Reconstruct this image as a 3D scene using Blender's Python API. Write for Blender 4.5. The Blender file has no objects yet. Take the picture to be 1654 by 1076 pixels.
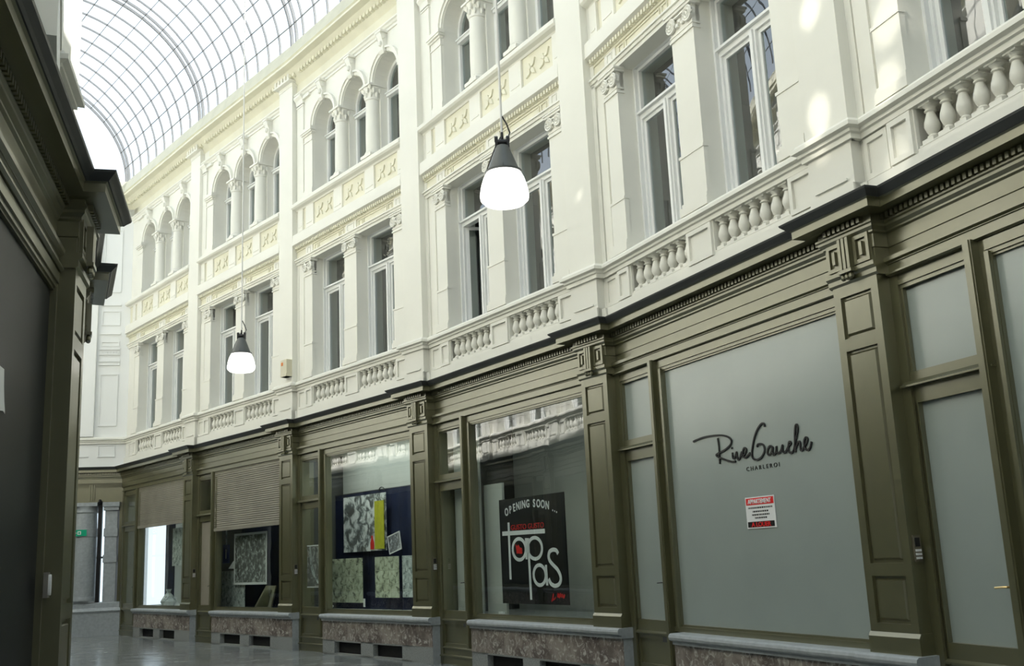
import bpy, bmesh, math, random
from mathutils import Matrix, Vector
random.seed(4)
SC = bpy.context.scene
COL = SC.collection
PI = math.pi

# ------------------------------------------------------------------ camera, sky, exposure
EYE = 1.647
def make_camera():
    f, pitch, roll = 1678.2, 0.210246, -0.0449057
    c, s = math.cos(pitch), math.sin(pitch)
    F = Vector((0, c, s)); X = Vector((1, 0, 0)); U = Vector((0, -s, c))
    cr, sr = math.cos(roll), math.sin(roll)
    R = X*cr + U*sr; V = -X*sr + U*cr
    cam = bpy.data.cameras.new('camera'); o = bpy.data.objects.new('camera', cam); COL.objects.link(o)
    m = Matrix((R, V, -F)).transposed().to_4x4(); m.translation = (0, 0, EYE)
    o.matrix_world = m
    cam.sensor_width = 36.0; cam.lens = 36.0*f/1654.0; cam.clip_start = .05; cam.clip_end = 300
    SC.camera = o
make_camera()
W = bpy.data.worlds.new('sky'); SC.world = W; W.use_nodes = True
bg = W.node_tree.nodes['Background']; bg.inputs[0].default_value = (.78, .89, 1.0, 1); bg.inputs[1].default_value = 1.22
def make_sun():
    l = bpy.data.lights.new('sun', 'SUN'); l.energy = 12.5; l.angle = math.radians(.6); l.color = (1, .97, .92)
    o = bpy.data.objects.new('sun', l); COL.objects.link(o)
    el = math.radians(48); h = Vector((-.95, -.30, 0)).normalized()
    o.rotation_euler = Vector((h.x*math.cos(el), h.y*math.cos(el), -math.sin(el))).to_track_quat('-Z', 'Y').to_euler(); o.location = (12, 14, 25)
make_sun()
def glint_spot(frm, to, cone, power, blend=.55):
    # added spots on the right wall, standing in for sun off the panes opposite
    l = bpy.data.lights.new('glint_spot', 'SPOT'); l.energy = power; l.spot_size = math.radians(cone); l.spot_blend = blend; l.color = (1, .95, .82); l.shadow_soft_size = .05
    o = bpy.data.objects.new('glint_spot', l); COL.objects.link(o); o.location = frm
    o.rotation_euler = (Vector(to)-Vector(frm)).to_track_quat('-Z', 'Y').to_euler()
glint_spot((-2.95, 6.45, 10.4), (3.05, 9.27, 5.58), 2.6, 1350)
glint_spot((-2.95, 6.45, 10.0), (3.05, 9.28, 5.25), 2.2, 1050)
glint_spot((-2.62, 5.22, 10.4), (3.33, 8.45, 5.55), 3.0, 1200)
glint_spot((-2.62, 5.22, 10.8), (3.06, 9.24, 6.63), 2.4, 1350)
glint_spot((-2.3, 4.04, 10.4), (3.36, 8.34, 6.15), 3.2, 1200)
glint_spot((-2.3, 4.04, 10.0), (3.33, 8.45, 4.87), 2.6, 750)
glint_spot((-3.1, 7.03, 10.0), (1.07, 13.72, 6.4), 1.0, 1050)
glint_spot((-2.82, 5.97, 9.8), (1.99, 11.58, 4.96), 2.4, 375)
SC.view_settings.view_transform = 'Standard'; SC.view_settings.look = 'None'
SC.view_settings.gamma = 1.0; SC.view_settings.exposure = .43
try: SC.view_settings.use_curve_mapping = False
except Exception: pass

# ------------------------------------------------------------------ materials
MATS = {}
def nodes_of(name):
    m = bpy.data.materials.new(name); m.use_nodes = True
    nt = m.node_tree; b = nt.nodes['Principled BSDF']; MATS[name] = m
    return m, nt, b
def paint(name, col, rough=.5, var=.06, scale=3.0, spec=.4, bump=.0, metal=0.0):
    m, nt, b = nodes_of(name)
    b.inputs['Roughness'].default_value = rough; b.inputs['Specular IOR Level'].default_value = spec
    b.inputs['Metallic'].default_value = metal
    tc = nt.nodes.new('ShaderNodeTexCoord'); n = nt.nodes.new('ShaderNodeTexNoise')
    n.inputs['Scale'].default_value = scale; n.inputs['Detail'].default_value = 6
    nt.links.new(tc.outputs['Object'], n.inputs['Vector'])
    r = nt.nodes.new('ShaderNodeValToRGB')
    r.color_ramp.elements[0].position = .3; r.color_ramp.elements[1].position = .7
    r.color_ramp.elements[0].color = tuple(max(0, c*(1-var)) for c in col)+(1,)
    r.color_ramp.elements[1].color = tuple(min(1, c*(1+var)) for c in col)+(1,)
    nt.links.new(n.outputs['Fac'], r.inputs[0]); nt.links.new(r.outputs[0], b.inputs['Base Color'])
    if bump:
        n2 = nt.nodes.new('ShaderNodeTexNoise'); n2.inputs['Scale'].default_value = scale*14
        nt.links.new(tc.outputs['Object'], n2.inputs['Vector'])
        bp = nt.nodes.new('ShaderNodeBump'); bp.inputs['Strength'].default_value = bump; bp.inputs['Distance'].default_value = .01
        nt.links.new(n2.outputs['Fac'], bp.inputs['Height']); nt.links.new(bp.outputs[0], b.inputs['Normal'])
    return m
paint('cream', (.80, .79, .715), .5, .025, 1.5)
paint('yellow', (.75, .725, .58), .55, .05, 2)
paint('window_white', (.80, .81, .79), .4, .02, 4)
paint('endwhite', (.84, .85, .83), .55, .02, 1)
paint('olive', (.078, .076, .036), .30, .1, 5, 1.0)
b_ = MATS['olive'].node_tree.nodes['Principled BSDF']; b_.inputs['IOR'].default_value = 1.75; b_.inputs['Specular Tint'].default_value = (1, .97, .76, 1); b_.inputs['Coat Weight'].default_value = .5; b_.inputs['Coat Roughness'].default_value = .22; b_.inputs['Coat IOR'].default_value = 1.6
paint('lead', (.05, .053, .052), .4, .1, 3, .5)
paint('dark', (.012, .013, .014), .5, .1, 5)
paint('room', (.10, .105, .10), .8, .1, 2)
paint('shopwall', (.52, .54, .50), .8, .05, 2)
paint('bluestone', (.36, .39, .40), .45, .12, 14, .5, .1)
paint('granite', (.27, .285, .275), .55, .25, 60, .4, .1)
paint('shutter', (.25, .235, .19), .45, .12, 2, .4)
paint('lamp_grey', (.10, .11, .11), .35, .1, 4)
paint('black', (.008, .008, .009), .4, .1, 4)
paint('steel', (.55, .53, .48), .3, .1, 10, .5, 0, .9)
paint('bronze', (.22, .20, .15), .4, .1, 10, .5, 0, .5)
paint('brass', (.55, .42, .2), .3, .1, 10, .5, 0, .9)
paint('navy', (.012, .018, .05), .85, .2, 3, .2)
paint('white', (.82, .83, .82), .5, .02, 3)
paint('poster_black', (.006, .006, .008), .35, .1, 3)
paint('red', (.75, .02, .02), .4, .05, 3)
paint('green_sign', (.0, .42, .22), .4, .05, 3)
paint('yellow_banner', (.50, .50, .03), .6, .12, 9)
paint('wood_board', (.25, .24, .16), .6, .2, 8)
paint('cable', (.70, .70, .68), .5, .03, 3)
paint('rib_grey', (.16, .165, .17), .5, .08, 3)
paint('gutter', (.62, .60, .47), .6, .06, 3)
paint('box_cream', (.66, .62, .47), .5, .04, 6)
paint('orange', (.7, .2, .03), .5, .05, 6)
paint('blue_sign', (.03, .06, .30), .5, .1, 6)
paint('screen_dark', (.012, .015, .018), .4, .15, 1.2, .25)
paint('doorlight', (.27, .25, .20), .45, .08, 3)
paint('graphite', (.02, .02, .02), .5, .1, 3)

def marble():
    m, nt, b = nodes_of('marble'); b.inputs['Roughness'].default_value = .38
    tc = nt.nodes.new('ShaderNodeTexCoord')
    def noise(sc, det, rough, dist):
        n = nt.nodes.new('ShaderNodeTexNoise'); n.inputs['Scale'].default_value = sc; n.inputs['Detail'].default_value = det
        n.inputs['Roughness'].default_value = rough; n.inputs['Distortion'].default_value = dist; nt.links.new(tc.outputs['Object'], n.inputs['Vector']); return n
    n1 = noise(3.2, 8, .6, .8); n2 = noise(9, 7, .65, 1.6)
    r1 = nt.nodes.new('ShaderNodeValToRGB'); e = r1.color_ramp.elements
    e[0].position = .38; e[0].color = (.11, .085, .075, 1); e[1].position = .62; e[1].color = (.30, .265, .23, 1)
    r2 = nt.nodes.new('ShaderNodeValToRGB'); e = r2.color_ramp.elements; e[0].position = .52; e[0].color = (0, 0, 0, 1); e[1].position = .64; e[1].color = (.85, .85, .85, 1)
    nt.links.new(n1.outputs['Fac'], r1.inputs[0]); nt.links.new(n2.outputs['Fac'], r2.inputs[0])
    mix = nt.nodes.new('ShaderNodeMix'); mix.data_type = 'RGBA'; mix.inputs[7].default_value = (.60, .585, .54, 1)
    nt.links.new(r2.outputs[0], mix.inputs[0]); nt.links.new(r1.outputs[0], mix.inputs[6]); nt.links.new(mix.outputs[2], b.inputs['Base Color'])
marble()
def floor_mat():
    m, nt, b = nodes_of('floor_stone')
    tc = nt.nodes.new('ShaderNodeTexCoord')
    mp = nt.nodes.new('ShaderNodeMapping'); mp.inputs['Rotation'].default_value = (0, 0, .55)
    br = nt.nodes.new('ShaderNodeTexBrick'); br.inputs['Scale'].default_value = 1.0
    br.inputs['Brick Width'].default_value = .9; br.inputs['Row Height'].default_value = .45; br.inputs['Mortar Size'].default_value = .006
    br.inputs['Color1'].default_value = (.19, .205, .20, 1); br.inputs['Color2'].default_value = (.25, .265, .255, 1); br.inputs['Mortar'].default_value = (.06, .065, .065, 1)
    n = nt.nodes.new('ShaderNodeTexNoise'); n.inputs['Scale'].default_value = 2.5; n.inputs['Detail'].default_value = 8
    nt.links.new(tc.outputs['Object'], mp.inputs[0]); nt.links.new(mp.outputs[0], br.inputs['Vector']); nt.links.new(tc.outputs['Object'], n.inputs['Vector'])
    mix = nt.nodes.new('ShaderNodeMix'); mix.data_type = 'RGBA'; mix.blend_type = 'OVERLAY'; mix.inputs[0].default_value = .6
    nt.links.new(br.outputs['Color'], mix.inputs[6]); nt.links.new(n.outputs['Fac'], mix.inputs[7]); nt.links.new(mix.outputs[2], b.inputs['Base Color'])
    r = nt.nodes.new('ShaderNodeMapRange'); r.inputs[3].default_value = .08; r.inputs[4].default_value = .30
    nt.links.new(n.outputs['Fac'], r.inputs[0]); nt.links.new(r.outputs[0], b.inputs['Roughness'])
    bp = nt.nodes.new('ShaderNodeBump'); bp.inputs['Strength'].default_value = .12; bp.inputs['Distance'].default_value = .01
    nt.links.new(n.outputs['Fac'], bp.inputs['Height']); nt.links.new(bp.outputs[0], b.inputs['Normal'])
floor_mat()
def glass(name, ior, tint=(.92, .96, .95), rough=0.0, extra=0.0):
    m = bpy.data.materials.new(name); m.use_nodes = True; nt = m.node_tree; MATS[name] = m
    nt.nodes.remove(nt.nodes['Principled BSDF'])
    t = nt.nodes.new('ShaderNodeBsdfTransparent'); t.inputs[0].default_value = tint+(1,)
    g = nt.nodes.new('ShaderNodeBsdfGlossy'); g.inputs['Roughness'].default_value = rough; g.inputs[0].default_value = (1, 1, 1, 1)
    tc = nt.nodes.new('ShaderNodeTexCoord'); nz = nt.nodes.new('ShaderNodeTexNoise'); nz.inputs['Scale'].default_value = 1.6
    bp = nt.nodes.new('ShaderNodeBump'); bp.inputs['Strength'].default_value = .05; bp.inputs['Distance'].default_value = .02
    nt.links.new(tc.outputs['Object'], nz.inputs['Vector']); nt.links.new(nz.outputs['Fac'], bp.inputs['Height']); nt.links.new(bp.outputs[0], g.inputs['Normal'])
    f = nt.nodes.new('ShaderNodeFresnel'); f.inputs[0].default_value = ior
    a = nt.nodes.new('ShaderNodeMath'); a.operation = 'ADD'; a.inputs[1].default_value = extra; a.use_clamp = True
    nt.links.new(f.outputs[0], a.inputs[0])
    ge = nt.nodes.new('ShaderNodeNewGeometry'); iv = nt.nodes.new('ShaderNodeMath'); iv.operation = 'SUBTRACT'; iv.inputs[0].default_value = 1.0
    nt.links.new(ge.outputs['Backfacing'], iv.inputs[1]); mu = nt.nodes.new('ShaderNodeMath'); mu.operation = 'MULTIPLY'
    nt.links.new(a.outputs[0], mu.inputs[0]); nt.links.new(iv.outputs[0], mu.inputs[1])
    mx = nt.nodes.new('ShaderNodeMixShader'); nt.links.new(mu.outputs[0], mx.inputs[0]); nt.links.new(t.outputs[0], mx.inputs[1]); nt.links.new(g.outputs[0], mx.inputs[2])
    nt.links.new(mx.outputs[0], nt.nodes['Material Output'].inputs[0])
glass('glass', 1.8, (.80, .86, .85), 0, .10)
glass('shop_glass', 1.7, (.95, .98, .97), 0, .05)
glass('roof_glass', 1.25, (.95, .97, .98), .02, .0)
def frosted():
    m, nt, b = nodes_of('frosted'); b.inputs['Roughness'].default_value = .4; b.inputs['Coat Weight'].default_value = 1.0; b.inputs['Coat IOR'].default_value = 1.6; b.inputs['Coat Roughness'].default_value = .2
    tc = nt.nodes.new('ShaderNodeTexCoord'); n = nt.nodes.new('ShaderNodeTexNoise'); n.inputs['Scale'].default_value = 1.1; n.inputs['Detail'].default_value = 3
    nt.links.new(tc.outputs['Object'], n.inputs['Vector'])
    r = nt.nodes.new('ShaderNodeValToRGB'); r.color_ramp.elements[0].color = (.265, .31, .29, 1); r.color_ramp.elements[1].color = (.335, .385, .355, 1)
    nt.links.new(n.outputs['Fac'], r.inputs[0]); nt.links.new(r.outputs[0], b.inputs['Base Color'])
frosted()
def emit(name, col, s):
    m, nt, b = nodes_of(name); b.inputs['Base Color'].default_value = (.9, .9, .88, 1)
    b.inputs['Emission Color'].default_value = col+(1,); b.inputs['Emission Strength'].default_value = s
emit('lamp_glow', (1, .97, .90), 2.2)
def collage(name, stops, scale, bw=.4, rh=.3, mort=.03, nscale=9, mortar=(.7, .7, .66)):
    """printed sheet: a grid of small pictures with speckled tones"""
    m, nt, b = nodes_of(name); b.inputs['Roughness'].default_value = .5
    tc = nt.nodes.new('ShaderNodeTexCoord')
    sp = nt.nodes.new('ShaderNodeSeparateXYZ'); cb = nt.nodes.new('ShaderNodeCombineXYZ')
    nt.links.new(tc.outputs['Object'], sp.inputs[0]); nt.links.new(sp.outputs[0], cb.inputs[0]); nt.links.new(sp.outputs[2], cb.inputs[1])
    n = nt.nodes.new('ShaderNodeTexNoise'); n.inputs['Scale'].default_value = nscale; n.inputs['Detail'].default_value = 9; n.inputs['Roughness'].default_value = .62; n.inputs['Distortion'].default_value = .6
    nt.links.new(cb.outputs[0], n.inputs['Vector'])
    r = nt.nodes.new('ShaderNodeValToRGB'); r.color_ramp.interpolation = 'LINEAR'
    e = r.color_ramp.elements
    while len(e) < len(stops): e.new(.5)
    for i, (p, c) in enumerate(stops): e[i].position = p; e[i].color = c+(1,)
    nt.links.new(n.outputs['Fac'], r.inputs[0])
    br = nt.nodes.new('ShaderNodeTexBrick'); br.offset = .37; br.inputs['Scale'].default_value = scale
    br.inputs['Brick Width'].default_value = bw; br.inputs['Row Height'].default_value = rh; br.inputs['Mortar Size'].default_value = mort
    br.inputs['Color1'].default_value = (0, 0, 0, 1); br.inputs['Color2'].default_value = (.5, .5, .5, 1); br.inputs['Mortar'].default_value = (1, 1, 1, 1)
    nt.links.new(cb.outputs[0], br.inputs['Vector'])
    mx = nt.nodes.new('ShaderNodeMix'); mx.data_type = 'RGBA'; mx.inputs[7].default_value = mortar+(1,)
    nt.links.new(br.outputs['Color'], mx.inputs[0]); nt.links.new(r.outputs[0], mx.inputs[6]); nt.links.new(mx.outputs[2], b.inputs['Base Color'])
collage('photo_print', [(.38, (.01, .012, .015)), (.46, (.06, .08, .09)), (.51, (.45, .50, .50)), (.58, (.85, .88, .88))], 1.0, 2.2, 1.6, .0, 4.5)
collage('collage_green', [(.33, (.03, .04, .03)), (.42, (.17, .19, .13)), (.48, (.55, .60, .42)), (.62, (.74, .80, .64))], 2.2, .9, .55, .015, 7, (.42, .46, .33))
collage('collage_grey', [(.36, (.02, .03, .03)), (.46, (.35, .40, .39)), (.58, (.75, .8, .77))], 4.5, .7, .6, .03, 9, (.5, .56, .54))
collage('dark_print', [(.40, (.008, .01, .01)), (.50, (.07, .085, .08)), (.56, (.3, .34, .32)), (.64, (.75, .8, .76))], 2.0, 3.0, 3.2, .0, 9)
collage('small_photo', [(.4, (.01, .012, .02)), (.55, (.2, .22, .25)), (.64, (.7, .72, .75))], 3, 1, 1, 0, 14)
collage('figure_print', [(.42, (.012, .014, .014)), (.5, (.05, .055, .05)), (.56, (.3, .32, .3)), (.66, (.12, .06, .03))], 2, 2, 2, 0, 5)

# ------------------------------------------------------------------ mesh builder
class MB:
    def __init__(self): self.v = []; self.f = []
    def add(self, vs, fs):
        b = len(self.v); self.v += [tuple(p) for p in vs]; self.f += [tuple(b+i for i in f) for f in fs]
        return self
    def box(self, x0, x1, y0, y1, z0, z1):
        if x0 > x1: x0, x1 = x1, x0
        if y0 > y1: y0, y1 = y1, y0
        if z0 > z1: z0, z1 = z1, z0
        return self.add([(x0,y0,z0),(x1,y0,z0),(x1,y1,z0),(x0,y1,z0),(x0,y0,z1),(x1,y0,z1),(x1,y1,z1),(x0,y1,z1)],
                 [(0,3,2,1),(4,5,6,7),(0,1,5,4),(1,2,6,5),(2,3,7,6),(3,0,4,7)])
    def frustum(self, x0, x1, z0, z1, y0, y1, ins):
        """panel standing out from y0 to y1 with slanted sides"""
        a = [(x0,y0,z0),(x1,y0,z0),(x1,y0,z1),(x0,y0,z1)]; b = [(x0+ins,y1,z0+ins),(x1-ins,y1,z0+ins),(x1-ins,y1,z1-ins),(x0+ins,y1,z1-ins)]
        return self.add(a+b, [(0,1,2,3),(7,6,5,4),(4,5,1,0),(5,6,2,1),(6,7,3,2),(7,4,0,3)])
    def ring_box(self, x0, x1, z0, z1, w, y0, y1):
        self.box(x0, x1, y0, y1, z0, z0+w); self.box(x0, x1, y0, y1, z1-w, z1)
        self.box(x0, x0+w, y0, y1, z0+w, z1-w); self.box(x1-w, x1, y0, y1, z0+w, z1-w); return self
    def lathe(self, prof, c=(0,0,0), seg=14, a0=0, a1=2*PI, axis='z'):
        full = abs(a1-a0-2*PI) < 1e-6; n = seg if full else seg+1; vs = []
        for r, z in prof:
            for i in range(n):
                a = a0+(a1-a0)*i/seg; x, y = r*math.cos(a), r*math.sin(a)
                p = (x, y, z) if axis == 'z' else ((x, z, y) if axis == 'y' else (z, x, y))
                vs.append((c[0]+p[0], c[1]+p[1], c[2]+p[2]))
        fs = []
        for j in range(len(prof)-1):
            for i in range(seg):
                i2 = (i+1) % n if full else i+1
                fs.append((j*n+i, j*n+i2, (j+1)*n+i2, (j+1)*n+i))
        if full:
            fs.append(tuple(range(n))[::-1]); fs.append(tuple((len(prof)-1)*n+i for i in range(n)))
        return self.add(vs, fs)
    def tube(self, pts, r, seg=6, closed=False):
        pts = [Vector(p) for p in pts]; n = len(pts); vs = []
        for i, p in enumerate(pts):
            a = pts[i-1] if (i > 0 or closed) else p; b = pts[(i+1) % n] if (i < n-1 or closed) else p
            t = (b-a).normalized(); u = t.cross(Vector((0,0,1)))
            if u.length < 1e-3: u = t.cross(Vector((0,1,0)))
            u.normalize(); w = t.cross(u)
            rr = r[i] if isinstance(r, (list, tuple)) else r
            for k in range(seg):
                a_ = 2*PI*k/seg; vs.append(p+u*(rr*math.cos(a_))+w*(rr*math.sin(a_)))
        fs = []
        for i in range(n if closed else n-1):
            j = (i+1) % n
            for k in range(seg): fs.append((i*seg+k, i*seg+(k+1) % seg, j*seg+(k+1) % seg, j*seg+k))
        if not closed: fs += [tuple(range(seg))[::-1], tuple((n-1)*seg+k for k in range(seg))]
        return self.add(vs, fs)
    def prism_xz(self, poly, y0, y1):
        n = len(poly)
        vs = [(x, y0, z) for x, z in poly]+[(x, y1, z) for x, z in poly]
        return self.add(vs, [tuple(range(n)), tuple(range(2*n-1, n-1, -1))]+[(i, i+n, (i+1) % n+n, (i+1) % n) for i in range(n)])
    def prism_yz(self, poly, x0, x1):
        n = len(poly)
        vs = [(x0, y, z) for y, z in poly]+[(x1, y, z) for y, z in poly]
        return self.add(vs, [tuple(range(n)), tuple(range(2*n-1, n-1, -1))]+[(i, i+n, (i+1) % n+n, (i+1) % n) for i in range(n)])
    def ribbon(self, pts, w, y0, y1):
        """flat stroke in the xz plane, thickness y0..y1"""
        n = len(pts); L = []; R = []
        for i in range(n):
            a = Vector(pts[max(0, i-1)]); b = Vector(pts[min(n-1, i+1)]); t = (b-a)
            t = t.normalized() if t.length > 1e-9 else Vector((1, 0)); q = Vector((-t.y, t.x))*(w/2)
            p = Vector(pts[i]); L.append(p+q); R.append(p-q)
        vs = []
        for y in (y0, y1):
            vs += [(p.x, y, p.y) for p in L]+[(p.x, y, p.y) for p in R]
        fs = []
        for i in range(n-1):
            fs += [(i, i+1, n+i+1, n+i), (2*n+i, 3*n+i, 3*n+i+1, 2*n+i+1), (i, 2*n+i, 2*n+i+1, i+1), (n+i, n+i+1, 3*n+i+1, 3*n+i)]
        fs += [(0, n, 3*n, 2*n), (n-1, 3*n-1, 4*n-1, 2*n-1)]
        return self.add(vs, fs)
    def sweep(self, path, prof, closed_prof=True, caps=True):
        """path: plan points (travelled along +s); prof: (offset to the left, z)"""
        P = [Vector(p[:2]) for p in path]; n = len(P); m = len(prof); vs = []
        for i in range(n):
            d1 = (P[i]-P[i-1]).normalized() if i else None; d2 = (P[i+1]-P[i]).normalized() if i < n-1 else None
            if d1 is None: d1 = d2
            if d2 is None: d2 = d1
            n1 = Vector((-d1.y, d1.x)); n2 = Vector((-d2.y, d2.x)); mt = (n1+n2)/max(.15, 1+n1.dot(n2))
            for o, z in prof: vs.append((P[i].x+mt.x*o, P[i].y+mt.y*o, z))
        fs = []; mm = m if closed_prof else m-1
        for i in range(n-1):
            for j in range(mm):
                k = (j+1) % m; fs.append((i*m+j, i*m+k, (i+1)*m+k, (i+1)*m+j))
        if caps and closed_prof: fs += [tuple(range(m))[::-1], tuple((n-1)*m+j for j in range(m))]
        return self.add(vs, fs)
    def mesh(self, name, smooth=False):
        me = bpy.data.meshes.new(name); me.from_pydata(self.v, [], self.f)
        bm = bmesh.new(); bm.from_mesh(me); bmesh.ops.recalc_face_normals(bm, faces=bm.faces[:]); bm.to_mesh(me); bm.free()
        if smooth:
            me.polygons.foreach_set('use_smooth', [True]*len(me.polygons))
            try: me.set_sharp_from_angle(angle=math.radians(38))
            except Exception: pass
        return me

CACHE = {}
def part(name, mb, mat, parent=None, smooth=False, key=None, loc=None, rot=None, label=None):
    """link one mesh object; mb is an MB or a function making one, key shares mesh data"""
    if key is not None and (key, mat) in CACHE: me = CACHE[(key, mat)]
    else:
        b = mb() if callable(mb) else mb
        me = b.mesh(name, smooth); me.materials.append(MATS[mat])
        if key is not None: CACHE[(key, mat)] = me
    o = bpy.data.objects.new(name, me); COL.objects.link(o)
    if parent is not None: o.parent = parent
    if loc is not None: o.location = loc
    if rot is not None: o.rotation_euler = rot
    if label: o['label'] = label
    return o
def tag(o, label, cat, group=None, kind=None):
    o['label'] = label; o['category'] = cat
    if group: o['group'] = group
    if kind: o['kind'] = kind
    return o
def empty(name, loc, rz=0.0):
    o = bpy.data.objects.new(name, None); COL.objects.link(o); o.location = loc; o.rotation_euler = (0, 0, rz)
    o.empty_display_size = .1; return o

# ------------------------------------------------------------------ bays: local x = s along the facade, y = n towards the gallery
class Bay:
    def __init__(b, O, sdir, L, phrase, side, kind):
        b.O = Vector(O); b.s = Vector(sdir).normalized(); b.n = Vector((-b.s.y, b.s.x)); b.L = L
        b.rz = math.atan2(b.s.y, b.s.x); b.phrase = phrase; b.side = side; b.kind = kind
    def p(b, s, n): q = b.O+b.s*s+b.n*n; return (q.x, q.y)
    def w(b, s, n, z): q = b.O+b.s*s+b.n*n; return (q.x, q.y, z)
    def root(b, name, s, n, z): return empty(name, b.w(s, n, z), b.rz)
    def base(b): return (b.O.x, b.O.y, 0)
def deg(a): return (math.sin(math.radians(a)), math.cos(math.radians(a)))
Pk = [(3.12385, 8.59005), (1.17668, 13.08987), (-1.49045, 17.29434), (-4.58589, 21.18993), (-7.76803, 24.89485)]
sub = lambda a, b: (a[0]-b[0], a[1]-b[1])
dist = lambda a, b: math.hypot(a[0]-b[0], a[1]-b[1])
sZ = deg(-18.5); OZ = (Pk[0][0]-4.93*sZ[0], Pk[0][1]-4.93*sZ[1])
sY = deg(-12.0); OY = (OZ[0]-4.93*sY[0], OZ[1]-4.93*sY[1])
RIGHT = [Bay(OY, sY, 4.93, 'the shop behind the viewer', 'right', 'lite'),
         Bay(OZ, sZ, 4.93, 'the right-edge shop', 'right', 'Z')]
names = ['the handwriting shop', 'the tapas shop', 'the photo poster shop', 'the framed-print shop']
for i in range(4):
    RIGHT.append(Bay(Pk[i], sub(Pk[i+1], Pk[i]), dist(Pk[i+1], Pk[i]), names[i], 'right', 'ABCD'[i]))
RIGHT.append(Bay(Pk[4], deg(-39.5), 5.15, 'the far corner shop', 'right', 'E'))
# left building: travelled from its far end towards the camera
Lf = [(-18.6, 27.6), (-15.8, 24.2), (-12.9, 20.6), (-9.7, 17.3), (-6.9, 13.75), (-4.33, 10.18), (-3.335, 7.90)]
LEFT = []
for i in range(6):
    LEFT.append(Bay(Lf[i], sub(Lf[i+1], Lf[i]), dist(Lf[i+1], Lf[i]), 'the far left shops', 'left', 'lite' if i < 5 else 'short'))
sL = (.2588, -.9659)
LEFT.append(Bay(Lf[6], sL, 5.0, 'the dark-screened left shop', 'left', 'L'))
OM = (Lf[6][0]+5*sL[0], Lf[6][1]+5*sL[1])
LEFT.append(Bay(OM, deg(171), 4.9, 'the nearest left shop', 'left', 'lite'))

# ------------------------------------------------------------------ long continuous pieces
def shop_path(bays, tail):
    """frieze line at n=-.15, stepping out to n=0 at each shop pilaster"""
    pts = []
    for i, b in enumerate(bays):
        pts += [b.p(-.02, -.15)] if i == 0 else []
        pts += [b.p(-.02, 0), b.p(.57, 0), b.p(.57, -.15)]
        if i < len(bays)-1:
            nb = bays[i+1]; q = (Vector(b.p(b.L-.02, -.15))+Vector(nb.p(-.02, -.15)))/2
            pts.append((q.x, q.y))
    return pts+tail
def rail_path(bays, n0, n1, tail):
    pts = []
    for i, b in enumerate(bays):
        if i == 0: pts.append(b.p(.26, n0))
        pts += [b.p(.26, n1), b.p(.90, n1), b.p(.90, n0)]
        if i < len(bays)-1:
            nb = bays[i+1]; q = (Vector(b.p(b.L+.26, n0))+Vector(nb.p(.26, n0)))/2
            pts.append((q.x, q.y))
    return pts+tail
def line_path(bays, n, s_end):
    pts = [bays[0].p(0, n)]
    for a, b in zip(bays[:-1], bays[1:]):
        q = (Vector(a.p(a.L, n))+Vector(b.p(0, n)))/2; pts.append((q.x, q.y))
    return pts+[bays[-1].p(s_end, n)]
# end wall frame
NE = Vector((.208, -.978)).normalized(); SE = Vector((-.978, -.208)).normalized()
E1 = Vector((-11.03, 29.27))        # where the upper end wall meets the facade
endbay = Bay((E1.x, E1.y), (SE.x, SE.y), 9.0, 'the end wall', 'end', 'end')
bE = RIGHT[-1]
def meet(b, n_b, e, n_e):
    """plan point where line n=n_b of bay b meets line n=n_e of bay e"""
    # b.O + s*bs + n_b*bn ; (.-e.O).en = n_e
    s = (n_e - (b.O+b.n*n_b-e.O).dot(e.n))/b.s.dot(e.n)
    return b.p(s, n_b)

CYMA = [(.0, 4.452), (.235, 4.452), (.25, 4.47), (.285, 4.505), (.29, 4.522), (-.3, 4.545), (-.3, 4.46)]
ENT = [(-.25, 3.965), (0, 3.965), (0, 4.085), (.012, 4.09), (.012, 4.205), (.03, 4.22), (.03, 4.235), (.055, 4.262), (.055, 4.285), (.07, 4.295), (.07, 4.312),
       (.05, 4.314), (.05, 4.366), (.10, 4.372), (.21, 4.374), (.21, 4.44), (.225, 4.452), (-.25, 4.452)]
RAILP = [(-.45, 5.20), (.03, 5.20), (.03, 5.25), (.055, 5.26), (.055, 5.29), (.10, 5.305), (.10, 5.345), (.075, 5.36), (.06, 5.385), (-.45, 5.40)]
CROWN = [(-.3, 11.86), (0, 11.86), (0, 12.19), (.03, 12.20), (.05, 12.215), (.05, 12.24), (-.02, 12.245), (-.02, 12.385), (.22, 12.39), (.30, 12.40), (.42, 12.41), (.42, 12.45), (.39, 12.47), (.38, 12.50)]
GUTTER = [(-.3, 12.5), (.38, 12.5), (.41, 12.53), (.36, 12.72), (.30, 12.90), (-.3, 12.93)]

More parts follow.
